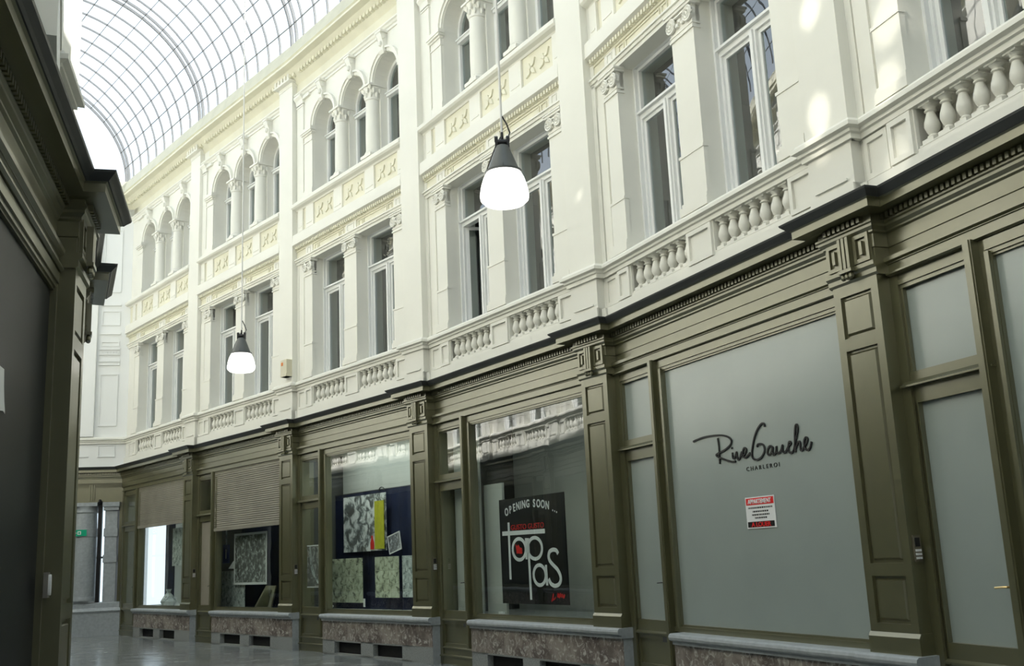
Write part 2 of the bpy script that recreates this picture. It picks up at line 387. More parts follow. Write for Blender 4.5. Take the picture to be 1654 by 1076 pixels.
def dentils(path, o0, o1, z0, z1, pitch, w):
    mb = MB()
    for a, b in zip(path[:-1], path[1:]):
        a = Vector(a); b = Vector(b); d = b-a; L = d.length
        if L < .3: continue
        d.normalize(); nn = Vector((-d.y, d.x)); k = int((L-.06)/pitch)
        for i in range(k):
            s = (L-k*pitch)/2+i*pitch
            p = [a+d*s+nn*o0, a+d*(s+w)+nn*o0, a+d*(s+w)+nn*o1, a+d*s+nn*o1]
            mb.add([(q.x, q.y, z) for z in (z0, z1) for q in p], [(0,3,2,1),(4,5,6,7),(0,1,5,4),(1,2,6,5),(2,3,7,6),(3,0,4,7)])
    return mb
TR = [0]
def trim(mb, mat, label, side):
    TR[0] += 1
    return tag(part('trim_%d' % TR[0], mb, mat), label, 'trim', kind='structure')
def long_pieces(bays, side):
    right = side == 'right'
    b = bays[-1]
    if right:
        e = endbay
        tail = [meet(b, -.15, e, .16), e.p(4.5, .16)]; rtail = [meet(b, -.25, e, .03), e.p(4.5, .03)]
        ctail = [meet(b, -.27, e, .0), e.p(4.5, .0)]
        s_end = None
    else:
        tail = [b.p(b.L, -.15)]; rtail = [b.p(b.L+.2, -.25)]; ctail = None
    sp = shop_path(bays, tail)
    wh = 'of the right-hand shops' if right else 'of the left-hand shops'
    trim(MB().sweep(sp, ENT), 'olive', 'olive painted frieze and cornice board running above the row %s' % wh, side)
    trim(MB().sweep(sp, CYMA), 'lead', 'dark slim moulding capping the cornice %s' % wh, side)
    dp = MB().sweep(sp, [(.0, 1), (.0, 2)], False); q = [Vector(p) for p in sp]
    trim(dentils(sp, .05, .095, 4.316, 4.366, .062, .036), 'olive', 'row of small olive dentils under the cornice %s' % wh, side)
    trim(MB().sweep(rail_path(bays, -.25, -.15, rtail), RAILP), 'cream', 'cream moulded handrail along the balustrades %s' % ('over the right-hand shops' if right else 'over the left-hand shops'), side)
    cp = line_path(bays, -.27, b.L+.3) if not right else line_path(bays, -.27, 4.0)[:-1]+ctail
    trim(MB().sweep(cp, CROWN), 'yellow', 'pale yellow crowning cornice under the glass roof on the %s' % side, side)
    trim(MB().sweep(cp, GUTTER), 'gutter', 'beige gutter edge at the foot of the glass roof on the %s' % side, side)
    trim(dentils(cp, -.03, .20, 12.25, 12.3875, .135, .08), 'yellow', 'small dentils under the crowning cornice on the %s' % side, side)
long_pieces(RIGHT, 'right'); long_pieces(LEFT, 'left')

# ------------------------------------------------------------------ upper wall of one bay
OPW = [(1.29, 2.66), (3.13, 4.50)]; ARC = [1.52, 2.77, 4.02]; AR = .455; SPR = 10.86
def arch_pts(c, r, z, k=14): return [(c+r*math.cos(PI*i/k), z+r*math.sin(PI*i/k)) for i in range(k+1)]
def upper_wall(b, s1):
    F, B = -.27, -.80; mb = MB(); s0 = .2
    ops = [o for o in OPW if o[1] < s1]; arcs = [c for c in ARC if c+AR < s1]
    # base course and niche
    mb.box(s0, s1, B, -.21, 4.50, 4.785)
    edges = [s0]+[v for o in ops for v in o]+[s1]
    for i in range(0, len(edges), 2):
        mb.box(edges[i], edges[i+1], B, F, 4.78, 7.96)
    for a, c in ops: mb.box(a-.01, c+.01, B, -.52, 4.78, 5.40); mb.box(a-.01, c+.01, B, -.235, 4.78, 4.832)
    mb.box(s0, s1, B, F, 7.94, 9.34)
    edges = [s0]+[v for c in arcs for v in (c-AR, c+AR)]+[s1]
    for i in range(0, len(edges), 2):
        a, c = edges[i], edges[i+1]
        fr = F if (i == 0 or i == len(edges)-2) else -.42
        mb.box(a, c, B, fr, 9.30, SPR)
        if fr != F: pass
    zt = 11.92
    for i in range(0, len(edges), 2): mb.box(edges[i], edges[i+1], B+.1, F, SPR, zt)
    for c in arcs:
        pt = arch_pts(c, AR, SPR)
        for (x0, z0), (x1, z1) in zip(pt[:-1], pt[1:]):
            vs = [(x0,F,z0),(x1,F,z1),(x1,F,zt),(x0,F,zt),(x0,B+.1,z0),(x1,B+.1,z1),(x1,B+.1,zt),(x0,B+.1,zt)]
            mb.add(vs, [(0,1,2,3),(7,6,5,4),(0,4,5,1),(3,2,6,7)])
    mb.box(s0, s1, B, F, zt, 12.6)
    return mb
def strip(b):
    mb = MB(); mb.box(.28, .88, -.5, -.15, 4.6, 12.12)
    mb.box(.28, .88, -.5, -.13, 4.6, 4.80); mb.box(.36, .80, -.14, -.128, 4.84, 4.862)
    mb.box(.27, .89, -.5, -.14, 12.10, 12.2); mb.box(.24, .92, -.5, -.09, 12.21, 12.40); mb.box(.22, .94, -.5, -.03, 12.193, 12.235)
    for i in range(5): mb.box(.25+i*.145, .33+i*.145, -.1, -.035, 12.23, 12.384)
    return mb
def wall_trim(b, s1):
    """mouldings and layered pilasters between the storeys of one bay, white"""
    mb = MB(); s0 = .88
    # posts of the balustrade
    for a, c in ((.88, 1.29), (2.63, 3.17), (4.50, 4.84)):
        if a > s1: continue
        mb.box(a, c, -.60, -.235, 4.78, 5.22); mb.ring_box(a+.02, c-.02, 4.80, 5.19, .05, -.24, -.205)
    mb.box(4.84, min(s1, b.L+.28), -.6, -.25, 4.78, 5.22)
    if s1 > 4.9: mb.ring_box(4.86, min(5.18, s1), 4.80, 5.19, .05, -.26, -.23)
    # layered pilaster between strip and left pilaster
    mb.box(4.93, min(s1, 5.12), -.5, -.245, 5.39, 7.62)
    # architrave
    mb.box(s0, s1, -.5, -.235, 7.93, 7.985); mb.box(s0, s1, -.5, -.21, 7.985, 8.03); mb.box(s0, s1, -.5, -.185, 8.03, 8.055)
    # band
    mb.prism_yz([(-.5, 8.345), (-.20, 8.345), (-.14, 8.372), (-.14, 8.43), (-.15, 8.60), (-.235, 8.66), (-.5, 8.66)], s0, s1)
    # sill
    mb.prism_yz([(-.7, 9.14), (-.24, 9.14), (-.22, 9.17), (-.15, 9.19), (-.12, 9.22), (-.12, 9.285), (-.16, 9.30), (-.17, 9.335), (-.7, 9.345)], s0, s1)
    # string over arches
    mb.prism_yz([(-.5, 11.72), (-.245, 11.72), (-.245, 11.77), (-.22, 11.785), (-.20, 11.82), (-.17, 11.835), (-.17, 11.865), (-.5, 11.875)], s0, s1)
    mb.box(4.62, min(s1, 5.0), -.5, -.21, 11.66, 11.73)
    # plain blocks of the rosette band
    for a, c in ((.92, 1.1), (1.96, 2.31), (3.22, 3.57), (4.46, 4.80), (4.95, 5.16)):
        if c < s1: mb.box(a, c, -.5, -.225, 8.66, 9.14); mb.box(a+.05, c-.05, -.23, -.215, 8.74, 8.765)
    # frieze blocks under dentils
    for a, c in ((.98, 1.27), (2.68, 3.10), (4.52, 4.82)):
        if c < s1: mb.box(a, c, -.5, -.235, 8.05, 8.24); mb.ring_box(a+.08, c-.08, 8.08, 8.21, .012, -.24, -.222)
    # archivolts and sills of pilasters
    for c in ARC:
        if c+.6 > s1: continue
        for r0, r1, n0, n1 in ((.465, .53, -.3, -.235), (.53, .57, -.3, -.205)):
            A = arch_pts(c, r0, SPR); Bq = arch_pts(c, r1, SPR)
            for i in range(len(A)-1):
                vs = [(A[i][0],n1,A[i][1]),(A[i+1][0],n1,A[i+1][1]),(Bq[i+1][0],n1,Bq[i+1][1]),(Bq[i][0],n1,Bq[i][1])]
                vs += [(x, n0, z) for x, y, z in vs]
                mb.add(vs, [(0,1,2,3),(7,6,5,4),(0,4,5,1),(3,2,6,7),(1,5,6,2),(0,3,7,4)])
    return mb
def yellow_trim(b, s1):
    mb = MB(); s0 = .88
    mb.box(s0, s1, -.5, -.262, 8.66, 9.14); mb.box(s0, s1, -.5, -.255, 8.055, 8.24)
    mb.box(s0, s1, -.5, -.235, 8.235, 8.27); mb.box(s0, s1, -.5, -.22, 8.27, 8.35)
    k = int((s1-s0)/.075)
    for i in range(k): mb.box(s0+.02+i*.075, s0+.06+i*.075, -.23, -.175, 8.275, 8.335)
    for a, c in ((1.32, 2.62), (3.16, 4.46)):
        if c < s1: mb.ring_box(a+.22, c-.22, 8.085, 8.205, .014, -.26, -.238); mb.ring_box(a+.03, a+.17, 8.085, 8.205, .014, -.26, -.238); mb.ring_box(c-.17, c-.03, 8.085, 8.205, .014, -.26, -.238)
    # crossed leaf ornaments
    for a, c in ((1.1, 1.96), (2.31, 3.22), (3.57, 4.46)):
        for t in (.28, .72):
            x = a+(c-a)*t
            if x+.2 > s1: continue
            for dx, dz in ((1, 1), (1, -1)):
                d = Vector((dx, dz)).normalized(); q = Vector((-d.y, d.x)); C0 = Vector((x, 8.90))
                P = [C0-d*.18, C0-d*.08+q*.042, C0+d*.02, C0-d*.08-q*.042]; Q = [C0+d*.18, C0+d*.08-q*.042, C0-d*.02, C0+d*.08+q*.042]
                for K in (P, Q): mb.prism_xz([(p.x, p.y) for p in K], -.264, -.235)
            mb.lathe([(.0, -.0), (.045, 0.0), (.03, .045), (0, .05)], (x, -.265, 8.90), 8, axis='y')
    return mb
WL = [0]
for b in RIGHT+LEFT:
    s1 = b.L+.32
    if b.kind == 'E': s1 = 5.6
    nm = 'wall_'+b.side
    tag(part(nm, upper_wall(b, s1), 'cream', loc=b.base(), rot=(0, 0, b.rz)), 'cream upper wall with two tall windows and three arches above %s' % b.phrase, 'wall', kind='structure')
    TR[0] += 1; tag(part('trim_%d' % TR[0], strip(b), 'cream', loc=b.base(), rot=(0, 0, b.rz)), 'plain cream giant pilaster strip rising right of the windows above %s' % b.phrase, 'trim', kind='structure')
    TR[0] += 1; tag(part('trim_%d' % TR[0], wall_trim(b, s1), 'cream', loc=b.base(), rot=(0, 0, b.rz)), 'cream posts, string mouldings and arch surrounds above %s' % b.phrase, 'trim', kind='structure')
    TR[0] += 1; tag(part('trim_%d' % TR[0], yellow_trim(b, s1), 'yellow', loc=b.base(), rot=(0, 0, b.rz)), 'pale yellow frieze with crossed leaves and dentils above %s' % b.phrase, 'trim', kind='structure')

# ------------------------------------------------------------------ windows, balustrades, columns of the upper storeys
BAL = [(.062, 0), (.062, .045), (.045, .05), (.05, .065), (.034, .08), (.052, .11), (.066, .15), (.062, .19), (.042, .25), (.034, .275), (.05, .285), (.05, .295), (.036, .305), (.048, .325), (.062, .335), (.062, .36)]
def baluster():
    m = MB().lathe(BAL, seg=12); m.box(-.066, .066, -.066, .066, 0, .04); m.box(-.066, .066, -.066, .066, .338, .365); return m
def leaf_cap(mb, r, z0, h, half=False):
    mb.lathe([(r, z0), (r+.018, z0+.012), (r+.018, z0+.03), (r, z0+.04), (r*1.02, z0+h*.45), (r*1.35, z0+h*.85)], seg=14)
    for row, (zz, rr, k) in enumerate(((.28, 1.10, 8), (.58, 1.25, 8), (.82, 1.45, 4))):
        for i in range(k):
            a = 2*PI*(i+(.5 if row != 0 else 0))/k; c = (rr*r*math.cos(a), rr*r*math.sin(a), z0+h*zz)
            q = .045 if row < 2 else .052
            mb.lathe([(0, -q*1.3), (q*.45, -q*.8), (q*.6, 0), (q*.72, q*.75), (q*.45, q*1.15), (0, q*1.25)], c, 7)
    s = r*1.42; mb.box(-s, s, -s, s, z0+h*.87, z0+h); return mb
def volute_cap(mb, w, d, z0):
    """scrolled capital on a flat pilaster of half width w; wall at y=0, front at y=d"""
    mb.box(-w-.015, w+.015, -.05, d+.02, z0, z0+.03); mb.box(-w, w, -.05, d+.005, z0+.03, z0+.30)
    mb.box(-w-.01, w+.01, -.05, d+.015, z0+.06, z0+.085)
    for sx in (-1, 1):
        cx = sx*(w-.055)
        for rr in (.085, .05):
            mb.tube([(cx+rr*math.cos(2*PI*i/12), d+.035, z0+.20+rr*math.sin(2*PI*i/12)) for i in range(12)], .017, 5, True)
        mb.lathe([(0, 0), (.024, 0), (.02, .03), (0, .035)], (cx, d+.02, z0+.20), 8, axis='y')
        mb.lathe([(.09, -.02), (.09, .03)], (cx, d, z0+.20), 12, axis='y')
    for i in range(3): mb.lathe([(0, -.03), (.025, -.02), (.03, 0), (.02, .025), (0, .03)], ((i-1)*.055, d+.02, z0+.15+.04*(i == 1)), 7)
    mb.tube([(-w+.04, d+.03, z0+.275), (0, d+.035, z0+.255), (w-.04, d+.03, z0+.275)], .016, 5)
    mb.box(-w-.04, w+.04, -.05, d+.05, z0+.30, z0+.335); mb.box(-w-.055, w+.055, -.05, d+.065, z0+.335, z0+.36)
    return mb
WN = [0]
def next_window(): WN[0] += 1; return 'window_%d' % WN[0]
def tall_window(b, i, phr, openleaf=False):
    s = sum(OPW[i])/2; hw = .685; r = b.root(next_window(), s, -.57, 5.40)
    tag(r, 'tall white casement window, %s one of its pair above %s' % (phr, b.phrase) + (', left leaf open' if openleaf else ''), 'window', kind='structure')
    def frame():
        m = MB(); m.ring_box(-hw, hw, 0, 2.56, .075, -.05, .05)
        m.box(-hw, hw, -.05, .055, 1.80, 1.87); m.box(-hw, hw, -.04, .10, 1.868, 1.90); m.box(-hw, hw, -.05, .05, 1.90, 1.93)
        m.box(-.055, .055, -.05, .06, .05, 1.82); m.box(-.025, .025, 0, .085, .05, 1.82); m.box(-hw, hw, -.05, .16, -.03, .05)
        m.ring_box(-hw-.0, hw, 0, 2.56, .035, .05, .10)
        return m
    part('frame', frame, 'window_white', r, key='tall_frame')
    def leaf():
        m = MB(); m.ring_box(0, .56, .07, 1.80, .05, -.022, .022); return m
    for sx in (-1, 1):
        lf = part('casement', leaf, 'window_white', r, key='leaf')
        if sx == 1:
            lf.location = (.61, 0, 0); lf.rotation_euler = (0, 0, PI if not openleaf else PI+math.radians(68))
        else: lf.location = (-.61, 0, 0)
        part('pane', lambda: MB().box(.05, .51, -.004, .004, .11, 1.76), 'glass', lf, key='pane')
    part('transom_pane', lambda: MB().box(-hw+.07, hw-.07, -.006, .006, 1.93, 2.49), 'glass', r, key='tpane')
def arch_window(b, i, phr):
    s = ARC[i]; r = b.root(next_window(), s, -.62, 9.34)
    tag(r, 'narrow round-arched white window, %s one of three above %s' % (phr, b.phrase), 'window', kind='structure')
    H = SPR-9.34
    def frame():
        m = MB(); m.box(-.455, -.39, -.04, .05, 0, H); m.box(.39, .455, -.04, .05, 0, H); m.box(-.455, .455, -.04, .08, 0, .06)
        m.box(-.42, .42, -.04, .09, H-.24, H-.16); m.box(-.42, .42, -.04, .12, H-.19, H-.165)
        A = arch_pts(0, .455, H); B = arch_pts(0, .39, H)
        for k in range(len(A)-1):
            vs = [(A[k][0], y, A[k][1]) for y in (.05,)]+[(A[k+1][0], .05, A[k+1][1]), (B[k+1][0], .05, B[k+1][1]), (B[k][0], .05, B[k][1])]
            vs += [(x, -.04, z) for x, y, z in vs]
            m.add(vs, [(0,1,2,3),(7,6,5,4),(0,4,5,1),(3,2,6,7)])
        return m
    part('frame', frame, 'window_white', r, key='arch_frame')
    part('pane', lambda: MB().prism_xz([(-.40, .05), (.40, .05), (.40, H-.2), (-.40, H-.2)], -.005, .005), 'glass', r, key='arch_pane')
    part('arched_pane', lambda: MB().prism_xz([(-.40, H-.2), (.40, H-.2)]+arch_pts(0, .40, H), -.005, .005), 'glass', r, key='arch_pane_top')
ARCHN = ['right', 'middle', 'left']; WINN = ['right', 'left']
def balustrade(b, i, label, group=None):
    a, c = OPW[i]; s = (a+c)/2; r = b.root('balustrade', s, -.31, 4.832)
    tag(r, label, 'balustrade', group)
    part('plinth', lambda: MB().box(-.66, .66, -.075, .078, 0, .012), 'cream', r, key='balplinth')
    for k in range(7):
        part('baluster', baluster, 'cream', r, True, 'baluster', loc=((k-3)*.19, 0, .01))
def column(b, j):
    s = (ARC[j]+ARC[j+1])/2; r = b.root('column', s, -.345, 9.345)
    tag(r, 'round cream column with leafy capital, %s of the two between arches above %s' % (('right', 'left')[j], b.phrase), 'column', 'columns between the arched windows')
    part('base', lambda: MB().box(-.19, .19, -.1, .19, 0, .06).lathe([(.185, .06), (.19, .08), (.18, .10), (.16, .12), (.165, .13), (.15, .15)], seg=18), 'cream', r, True, 'colbase')
    part('shaft', lambda: MB().lathe([(.150, .14), (.152, .5), (.140, 1.20), (.155, 1.21), (.155, 1.23)], seg=20), 'cream', r, True, 'colshaft')
    part('capital', lambda: leaf_cap(MB(), .14, 1.22, .29), 'cream', r, True, 'colcap')
def impost(b):
    s = 4.66; r = b.root('pilaster', s, -.27, 9.345)
    tag(r, 'slim cream half pilaster left of the three arches above %s' % b.phrase, 'pilaster', 'half pilasters beside the arches')
    part('shaft', lambda: MB().box(-.18, .18, 0, .05, .0, 1.24).box(-.2, .2, 0, .07, 0, .12).box(-.19, .19, 0, .06, .12, .15), 'cream', r, key='impshaft')
    part('capital', lambda: MB().box(-.19, .19, 0, .065, 1.22, 1.25).box(-.18, .18, 0, .055, 1.25, 1.36).box(-.2, .2, 0, .08, 1.36, 1.40).box(-.225, .225, 0, .11, 1.40, 1.44).box(-.24, .24, 0, .125, 1.44, 1.52), 'cream', r, key='impcap')
def outer_pilaster(b):
    s = 5.08; r = b.root('pilaster', s, -.27, 9.345)
    tag(r, 'tall flat cream pilaster beside the strip, left of the arches above %s' % b.phrase, 'pilaster', 'flat pilasters beside the giant strips')
    part('shaft', lambda: MB().box(-.15, .13, 0, .035, .0, 2.22), 'cream', r, key='outshaft')
    part('capital', lambda: MB().box(-.16, .14, 0, .05, 2.18, 2.21).prism_yz([(0, 2.24), (.05, 2.24), (.07, 2.34), (.12, 2.40), (.12, 2.44), (0, 2.44)], -.17, .15), 'cream', r, key='outcap')
def keystone(b, i):
    r = b.root('keystone', ARC[i], -.27, 11.28)
    tag(r, 'carved cream scroll keystone over the %s arch above %s' % (ARCHN[i], b.phrase), 'keystone', 'keystones over the arches')
    def ks():
        m = MB(); m.prism_yz([(0, 0), (.07, 0), (.11, .06), (.10, .14), (.09, .22), (.13, .32), (.16, .40), (.15, .45), (0, .45)], -.075, .075)
        m.box(-.11, .11, 0, .17, .42, .46)
        for x in (-.085, .085): m.lathe([(.0, -.012), (.05, -.012), (.05, .012), (0, .012)], (x, .10, .34), 10, axis='x'); m.lathe([(.0, -.012), (.035, -.012), (.035, .012), (0, .012)], (x, .075, .05), 10, axis='x')
        m.lathe([(0, -.06), (.035, -.04), (.045, 0), (.03, .05), (0, .07)], (0, .11, .2), 8)
        return m
    part('scroll', ks, 'cream', r, True, 'keyscroll')
def win_pilaster(b, k):
    s, w, ph = ((1.125, .165, 'right of the tall windows'), (2.895, .235, 'between the two tall windows'), (4.67, .17, 'left of the tall windows'))[k]
    r = b.root('pilaster', s, -.27, 5.39)
    tag(r, 'flat cream pilaster with scrolled capital %s above %s' % (ph, b.phrase), 'pilaster', 'scrolled pilasters of the first floor')
    part('base', lambda: MB().box(-w-.045, w+.045, 0, .10, 0, .10).box(-w-.025, w+.025, 0, .08, .10, .15), 'cream', r, key='wpb%d' % k)
    part('shaft', lambda: MB().box(-w, w, 0, .05, .1, 2.2).box(-w-.012, w+.012, 0, .062, .14, .70).box(-w-.022, w+.022, 0, .072, .70, .735), 'cream', r, key='wps%d' % k)
    part('capital', lambda: volute_cap(MB(), w, .05, 2.18), 'cream', r, True, 'wpc%d' % k)
for b in RIGHT+LEFT:
    lite = b.kind in ('lite', 'short'); left = b.side == 'left'
    for i in range(2):
        if OPW[i][1] > b.L+.3: continue
        if not left: lab = 'cream balustrade of seven balusters under the %s tall window above %s' % (WINN[i], b.phrase); g = 'balustrades under the tall windows'
        else: lab = 'cream balustrade of the left building under the %s window above %s' % (WINN[i], b.phrase); g = 'balustrades on the left building'
        if b.kind != 'lite' or (left and b is not LEFT[-1]): balustrade(b, i, lab, g)
        tall_window(b, i, WINN[i], b.kind == 'B' and i == 1)
    for i in range(3):
        if ARC[i]+AR < b.L+.3: arch_window(b, i, ARCHN[i])
    if not lite:
        for j in range(2): column(b, j)
        for i in range(3): keystone(b, i)
        for k in range(3): win_pilaster(b, k)
        impost(b)
        if b.kind != 'E': outer_pilaster(b)

# ------------------------------------------------------------------ shop pilasters
def shop_pilaster(b, label):
    r = b.root('pilaster', .275, 0, .72)
    tag(r, label, 'pilaster', 'olive shop pilasters'); h = .2775
    def plinth(): return MB().box(-h-.012, h+.012, -.30, .02, .0, .135).prism_yz([(-.2, .135), (.02, .135), (.0, .17), (-.2, .17)], -h-.012, h+.012)
    part('plinth', plinth, 'olive', r, key='spp')
    def shaft():
        m = MB(); m.box(-h+.05, h-.05, -.29, -.03, .16, 3.25)
        zs = [.16, .24, .62, .725, 2.545, 2.655, 3.03, 3.15]
        m.box(-h, -h+.085, -.30, 0, .16, 3.2); m.box(h-.085, h, -.30, 0, .16, 3.2)
        for i in range(0, 8, 2): m.box(-h+.08, h-.08, -.05, 0, zs[i], zs[i+1])
        return m
    sh_ = part('shaft', shaft, 'olive', r, key='sps')
    for nm, z0, z1 in (('lower_panel', .24, .62), ('long_panel', .725, 2.545), ('upper_panel', 2.655, 3.03)):
        part('panel', lambda: MB().frustum(-h+.085, h-.085, z0, z1, -.034, -.034, 0).frustum(-h+.105, h-.105, z0+.02, z1-.02, -.034, -.006, .022), 'olive', sh_, key='spn'+nm)
    def cap():
        m = MB(); m.prism_yz([(-.3, 3.13), (.0, 3.13), (.02, 3.15), (.02, 3.19), (.045, 3.215), (.045, 3.25), (-.3, 3.25)], -h-.03, h+.03)
        m.box(-h-.0, h+.0, -.3, .015, 3.25, 3.53)
        for a, c in ((-h+.01, -.075), (.085, h-.01)):
            m.ring_box(a, c, 3.265, 3.515, .035, .012, .04); m.box((a+c)/2-.018, (a+c)/2+.018, .01, .045, 3.33, 3.45)
        return m
    cp_ = part('capital', cap, 'olive', r, key='spc')
    def tri():
        m = MB()
        for i in (-1, 0, 1): m.frustum(i*.05-.023, i*.05+.023, 3.24, 3.53, .015, .085, .006)
        m.box(-.085, .085, .0, .095, 3.21, 3.24)
        for i in (-1, 0, 1): m.lathe([(.012, 3.15), (.024, 3.165), (.024, 3.19), (.01, 3.21)], (i*.05, .065, 0), 8)
        return m
    part('bracket', tri, 'olive', cp_, key='spt')
plab = {'lite': None, 'Z': None, 'A': 'olive panelled pilaster right of the large frosted window with handwriting', 'B': 'olive panelled pilaster between the tapas poster shop and the frosted shop',
        'C': 'olive panelled pilaster between the photo posters and the tapas poster shop', 'D': 'olive panelled pilaster right of the half-lowered shutter with framed print',
        'E': 'olive panelled pilaster between the two shuttered shops', 'L': 'dark olive panelled pilaster beside the dark screen at the left edge', 'short': 'second dark pilaster, just past the first one on the left'}
for b in RIGHT+LEFT:
    lb = plab.get(b.kind)
    if b.kind == 'lite' and b is RIGHT[0]: continue
    if b.kind == 'Z': continue
    shop_pilaster(b, lb or 'dark olive pilaster of the left-hand shops seen only in window reflections')

# ------------------------------------------------------------------ shop fronts
DN = [0]
def shop_front(b):
    L = b.L; short = b.kind == 'short'; pL = L-.02
    ws = 3.76 if not short else L-.25
    # base: marble over granite with vents
    t = MB(); g = MB(); sl = MB(); v = MB(); e1 = MB()
    t.box(.0, ws-.04, -.4, 0, .26, .62); t.box(-.02, .60, -.4, .02, .26, .62)
    for a, c in ((.0, .93), (1.88, 2.30), (3.27, ws-.04)): g.box(a, c, -.4, -.004, 0, .265)
    g.box(-.02, .60, -.4, .016, 0, .26); g.box(0, ws-.04, -.4, -.004, .235, .265); g.box(.0, ws-.04, -.4, -.004, 0, .03)
    if not short: v.box(.9, 3.3, -.35, -.11, .02, .25)
    for i in range(10): v.box(.9, 3.3, -.12, -.10, .03+i*.022, .038+i*.022)
    e1.box(-.027, -.018, -.39, .012, .0, .60)
    prof = [(-.35, .60), (.03, .60), (.03, .635), (.055, .64), (.075, .655), (.082, .68), (.075, .705), (.055, .72), (-.35, .725)]
    path = [b.p(-.06, -.0), b.p(-.06, .0), ]
    sl.prism_yz([(o, z) for o, z in prof], .62, ws-.05); sl.prism_yz([(o+.03, z) for o, z in prof], -.05, .66)
    r = b.root('baseboard_%s' % b.side, 0, 0, 0); tag(r, 'stone plinth of brown marble and grey granite with vents under %s' % b.phrase, 'plinth', kind='structure')
    part('marble_panel', t, 'marble', r); part('granite_course', g, 'granite', r); part('vent', v, 'graphite', r); part('sill', sl, 'bluestone', r)
    part('end_slab', e1, 'bluestone', r)
    # lintel above window and door
    m = MB(); a = .55
    m.box(a, pL, -.4, -.10, 3.93, 3.97); m.prism_yz([(-.4, 3.925), (-.115, 3.925), (-.075, 3.95), (-.075, 3.985), (-.4, 3.985)], a, pL)
    m.box(a, pL, -.4, -.115, 3.85, 3.93); m.prism_yz([(-.4, 3.825), (-.10, 3.825), (-.08, 3.835), (-.08, 3.85), (-.4, 3.85)], a, pL)
    m.box(a, pL, -.4, -.19, 3.68, 3.84)
    TR[0] += 1; tag(part('trim_%d' % TR[0], m, 'olive', loc=b.base(), rot=(0, 0, b.rz)), 'olive stepped lintel over the window and door of %s' % b.phrase, 'trim', kind='structure')
    # display window
    wr = b.root(next_window(), 0, 0, 0); tag(wr, {'A': 'large frosted display window with handwritten sign', 'B': 'large clear display window behind the black tapas poster', 'C': 'large display window with photo posters on dark cloth',
        'D': 'display window under a half-lowered shutter with framed print', 'E': 'far display window under a half-lowered shutter', 'Z': 'frosted display window cut off by the right edge', 'L': 'dark screened display window at the left edge'}.get(b.kind, 'display window of the left-hand shops seen in reflections'), 'shop window', kind='structure')
    f = MB(); f.box(.5, ws+.14, -.22, -.115, .722, .775); f.box(.5, ws+.13, -.2, -.14, .77, .80)
    f.box(ws, ws+.13, -.24, -.13, .72, 3.72); f.box(ws+.005, ws+.05, -.2, -.10, .76, 3.72); f.box(.53, .58, -.24, -.12, .72, 3.74)
    f.box(.5, ws+.13, -.24, -.125, 3.70, 3.83); f.box(.5, ws+.05, -.2, -.11, 3.735, 3.815); f.box(.5, ws+.02, -.19, -.14, 3.68, 3.72)
    part('frame', f, 'olive', wr)
    gm = {'A': 'frosted', 'Z': 'frosted', 'L': 'screen_dark'}.get(b.kind, 'shop_glass')
    part('pane', MB().box(.55, ws+.02, -.178, -.165, .78, 3.71), gm, wr)
    if b.kind in 'DE':
        z0 = 2.47 if b.kind == 'D' else 2.76
        sh = MB(); k = 34; z = 3.83; h = .045
        while z > z0+.06: sh.prism_yz([(-.16, z-h), (-.112, z-h), (-.104, z-h*.5), (-.112, z-.004), (-.125, z), (-.16, z)], .56, ws+.12); z -= h
        so = part('roller_shutter', sh, 'shutter', wr); 
        part('bottom_bar', MB().box(.56, ws+.12, -.165, -.095, z0, z0+.07), 'shutter', so)
    # post between window and door, door
    if short: return
    DN[0] += 1; d = b.root('door_%d' % DN[0], (ws+.13+pL)/2, 0, 0)
    tag(d, {'A': 'narrow frosted glass door left of the handwritten-sign window', 'B': 'narrow glass door left of the tapas poster window', 'C': 'narrow glass door left of the photo poster window', 'D': 'narrow closed door left of the framed-print shutter',
        'E': 'far narrow door in the corner shop', 'Z': 'frosted glass door at the right edge', 'L': 'door of the dark-screened left shop'}.get(b.kind, 'narrow door of the left-hand shops seen in reflections'), 'door', kind='structure')
    o = -(ws+.13+pL)/2; x0 = ws+.11; x1 = pL
    fr = MB(); fr.box(o+ws+.12, o+ws+.21, -.3, -.055, .28, 3.84); fr.box(o+ws+.135, o+ws+.195, -.1, -.045, .3, 3.84)
    fr.box(o+pL-.075, o+pL+.06, -.42, -.13, 0, 3.84); fr.box(o+pL-.10, o+pL-.05, -.42, -.155, 0, 3.84)
    fr.box(o+x0, o+x1, -.3, -.15, 3.70, 3.85); fr.box(o+x0, o+x1, -.26, -.135, 3.735, 3.775)
    fr.box(o+x0, o+x1, -.25, -.145, 2.868, 2.985); fr.prism_yz([(-.25, 2.86), (-.085, 2.86), (-.085, 2.875), (-.11, 2.885), (-.13, 2.91), (-.25, 2.91)], o+x0, o+x1)
    part('frame', fr, 'olive', d)
    lf = MB(); lf.box(o+x0, o+x1, -.26, -.155, 2.725, 2.862); lf.box(o+x0, o+x0+.18, -.26, -.155, .28, 2.73); lf.box(o+4.79-4.9+L-.02+.0, o+x1-.0, -.26, -.155, .28, 2.73)
    lf.box(o+x0, o+x1, -.26, -.155, .66, .825); lf.prism_yz([(-.2, .655), (-.13, .665), (-.13, .68), (-.155, .70), (-.2, .70)], o+x0, o+x1)
    lf.box(o+x0, o+x1, -.26, -.185, .25, .68); lf.ring_box(o+x0+.12, o+x1-.05, .27, .66, .05, -.2, -.16)
    leaf = part('door_leaf', lf, 'olive', d)
    kb = MB(); kb.box(o+x0, o+x1, -.3, -.135, .0, .12); kb.prism_yz([(-.3, .12), (-.11, .12), (-.11, .135), (-.14, .15), (-.3, .15)], o+x0, o+x1)
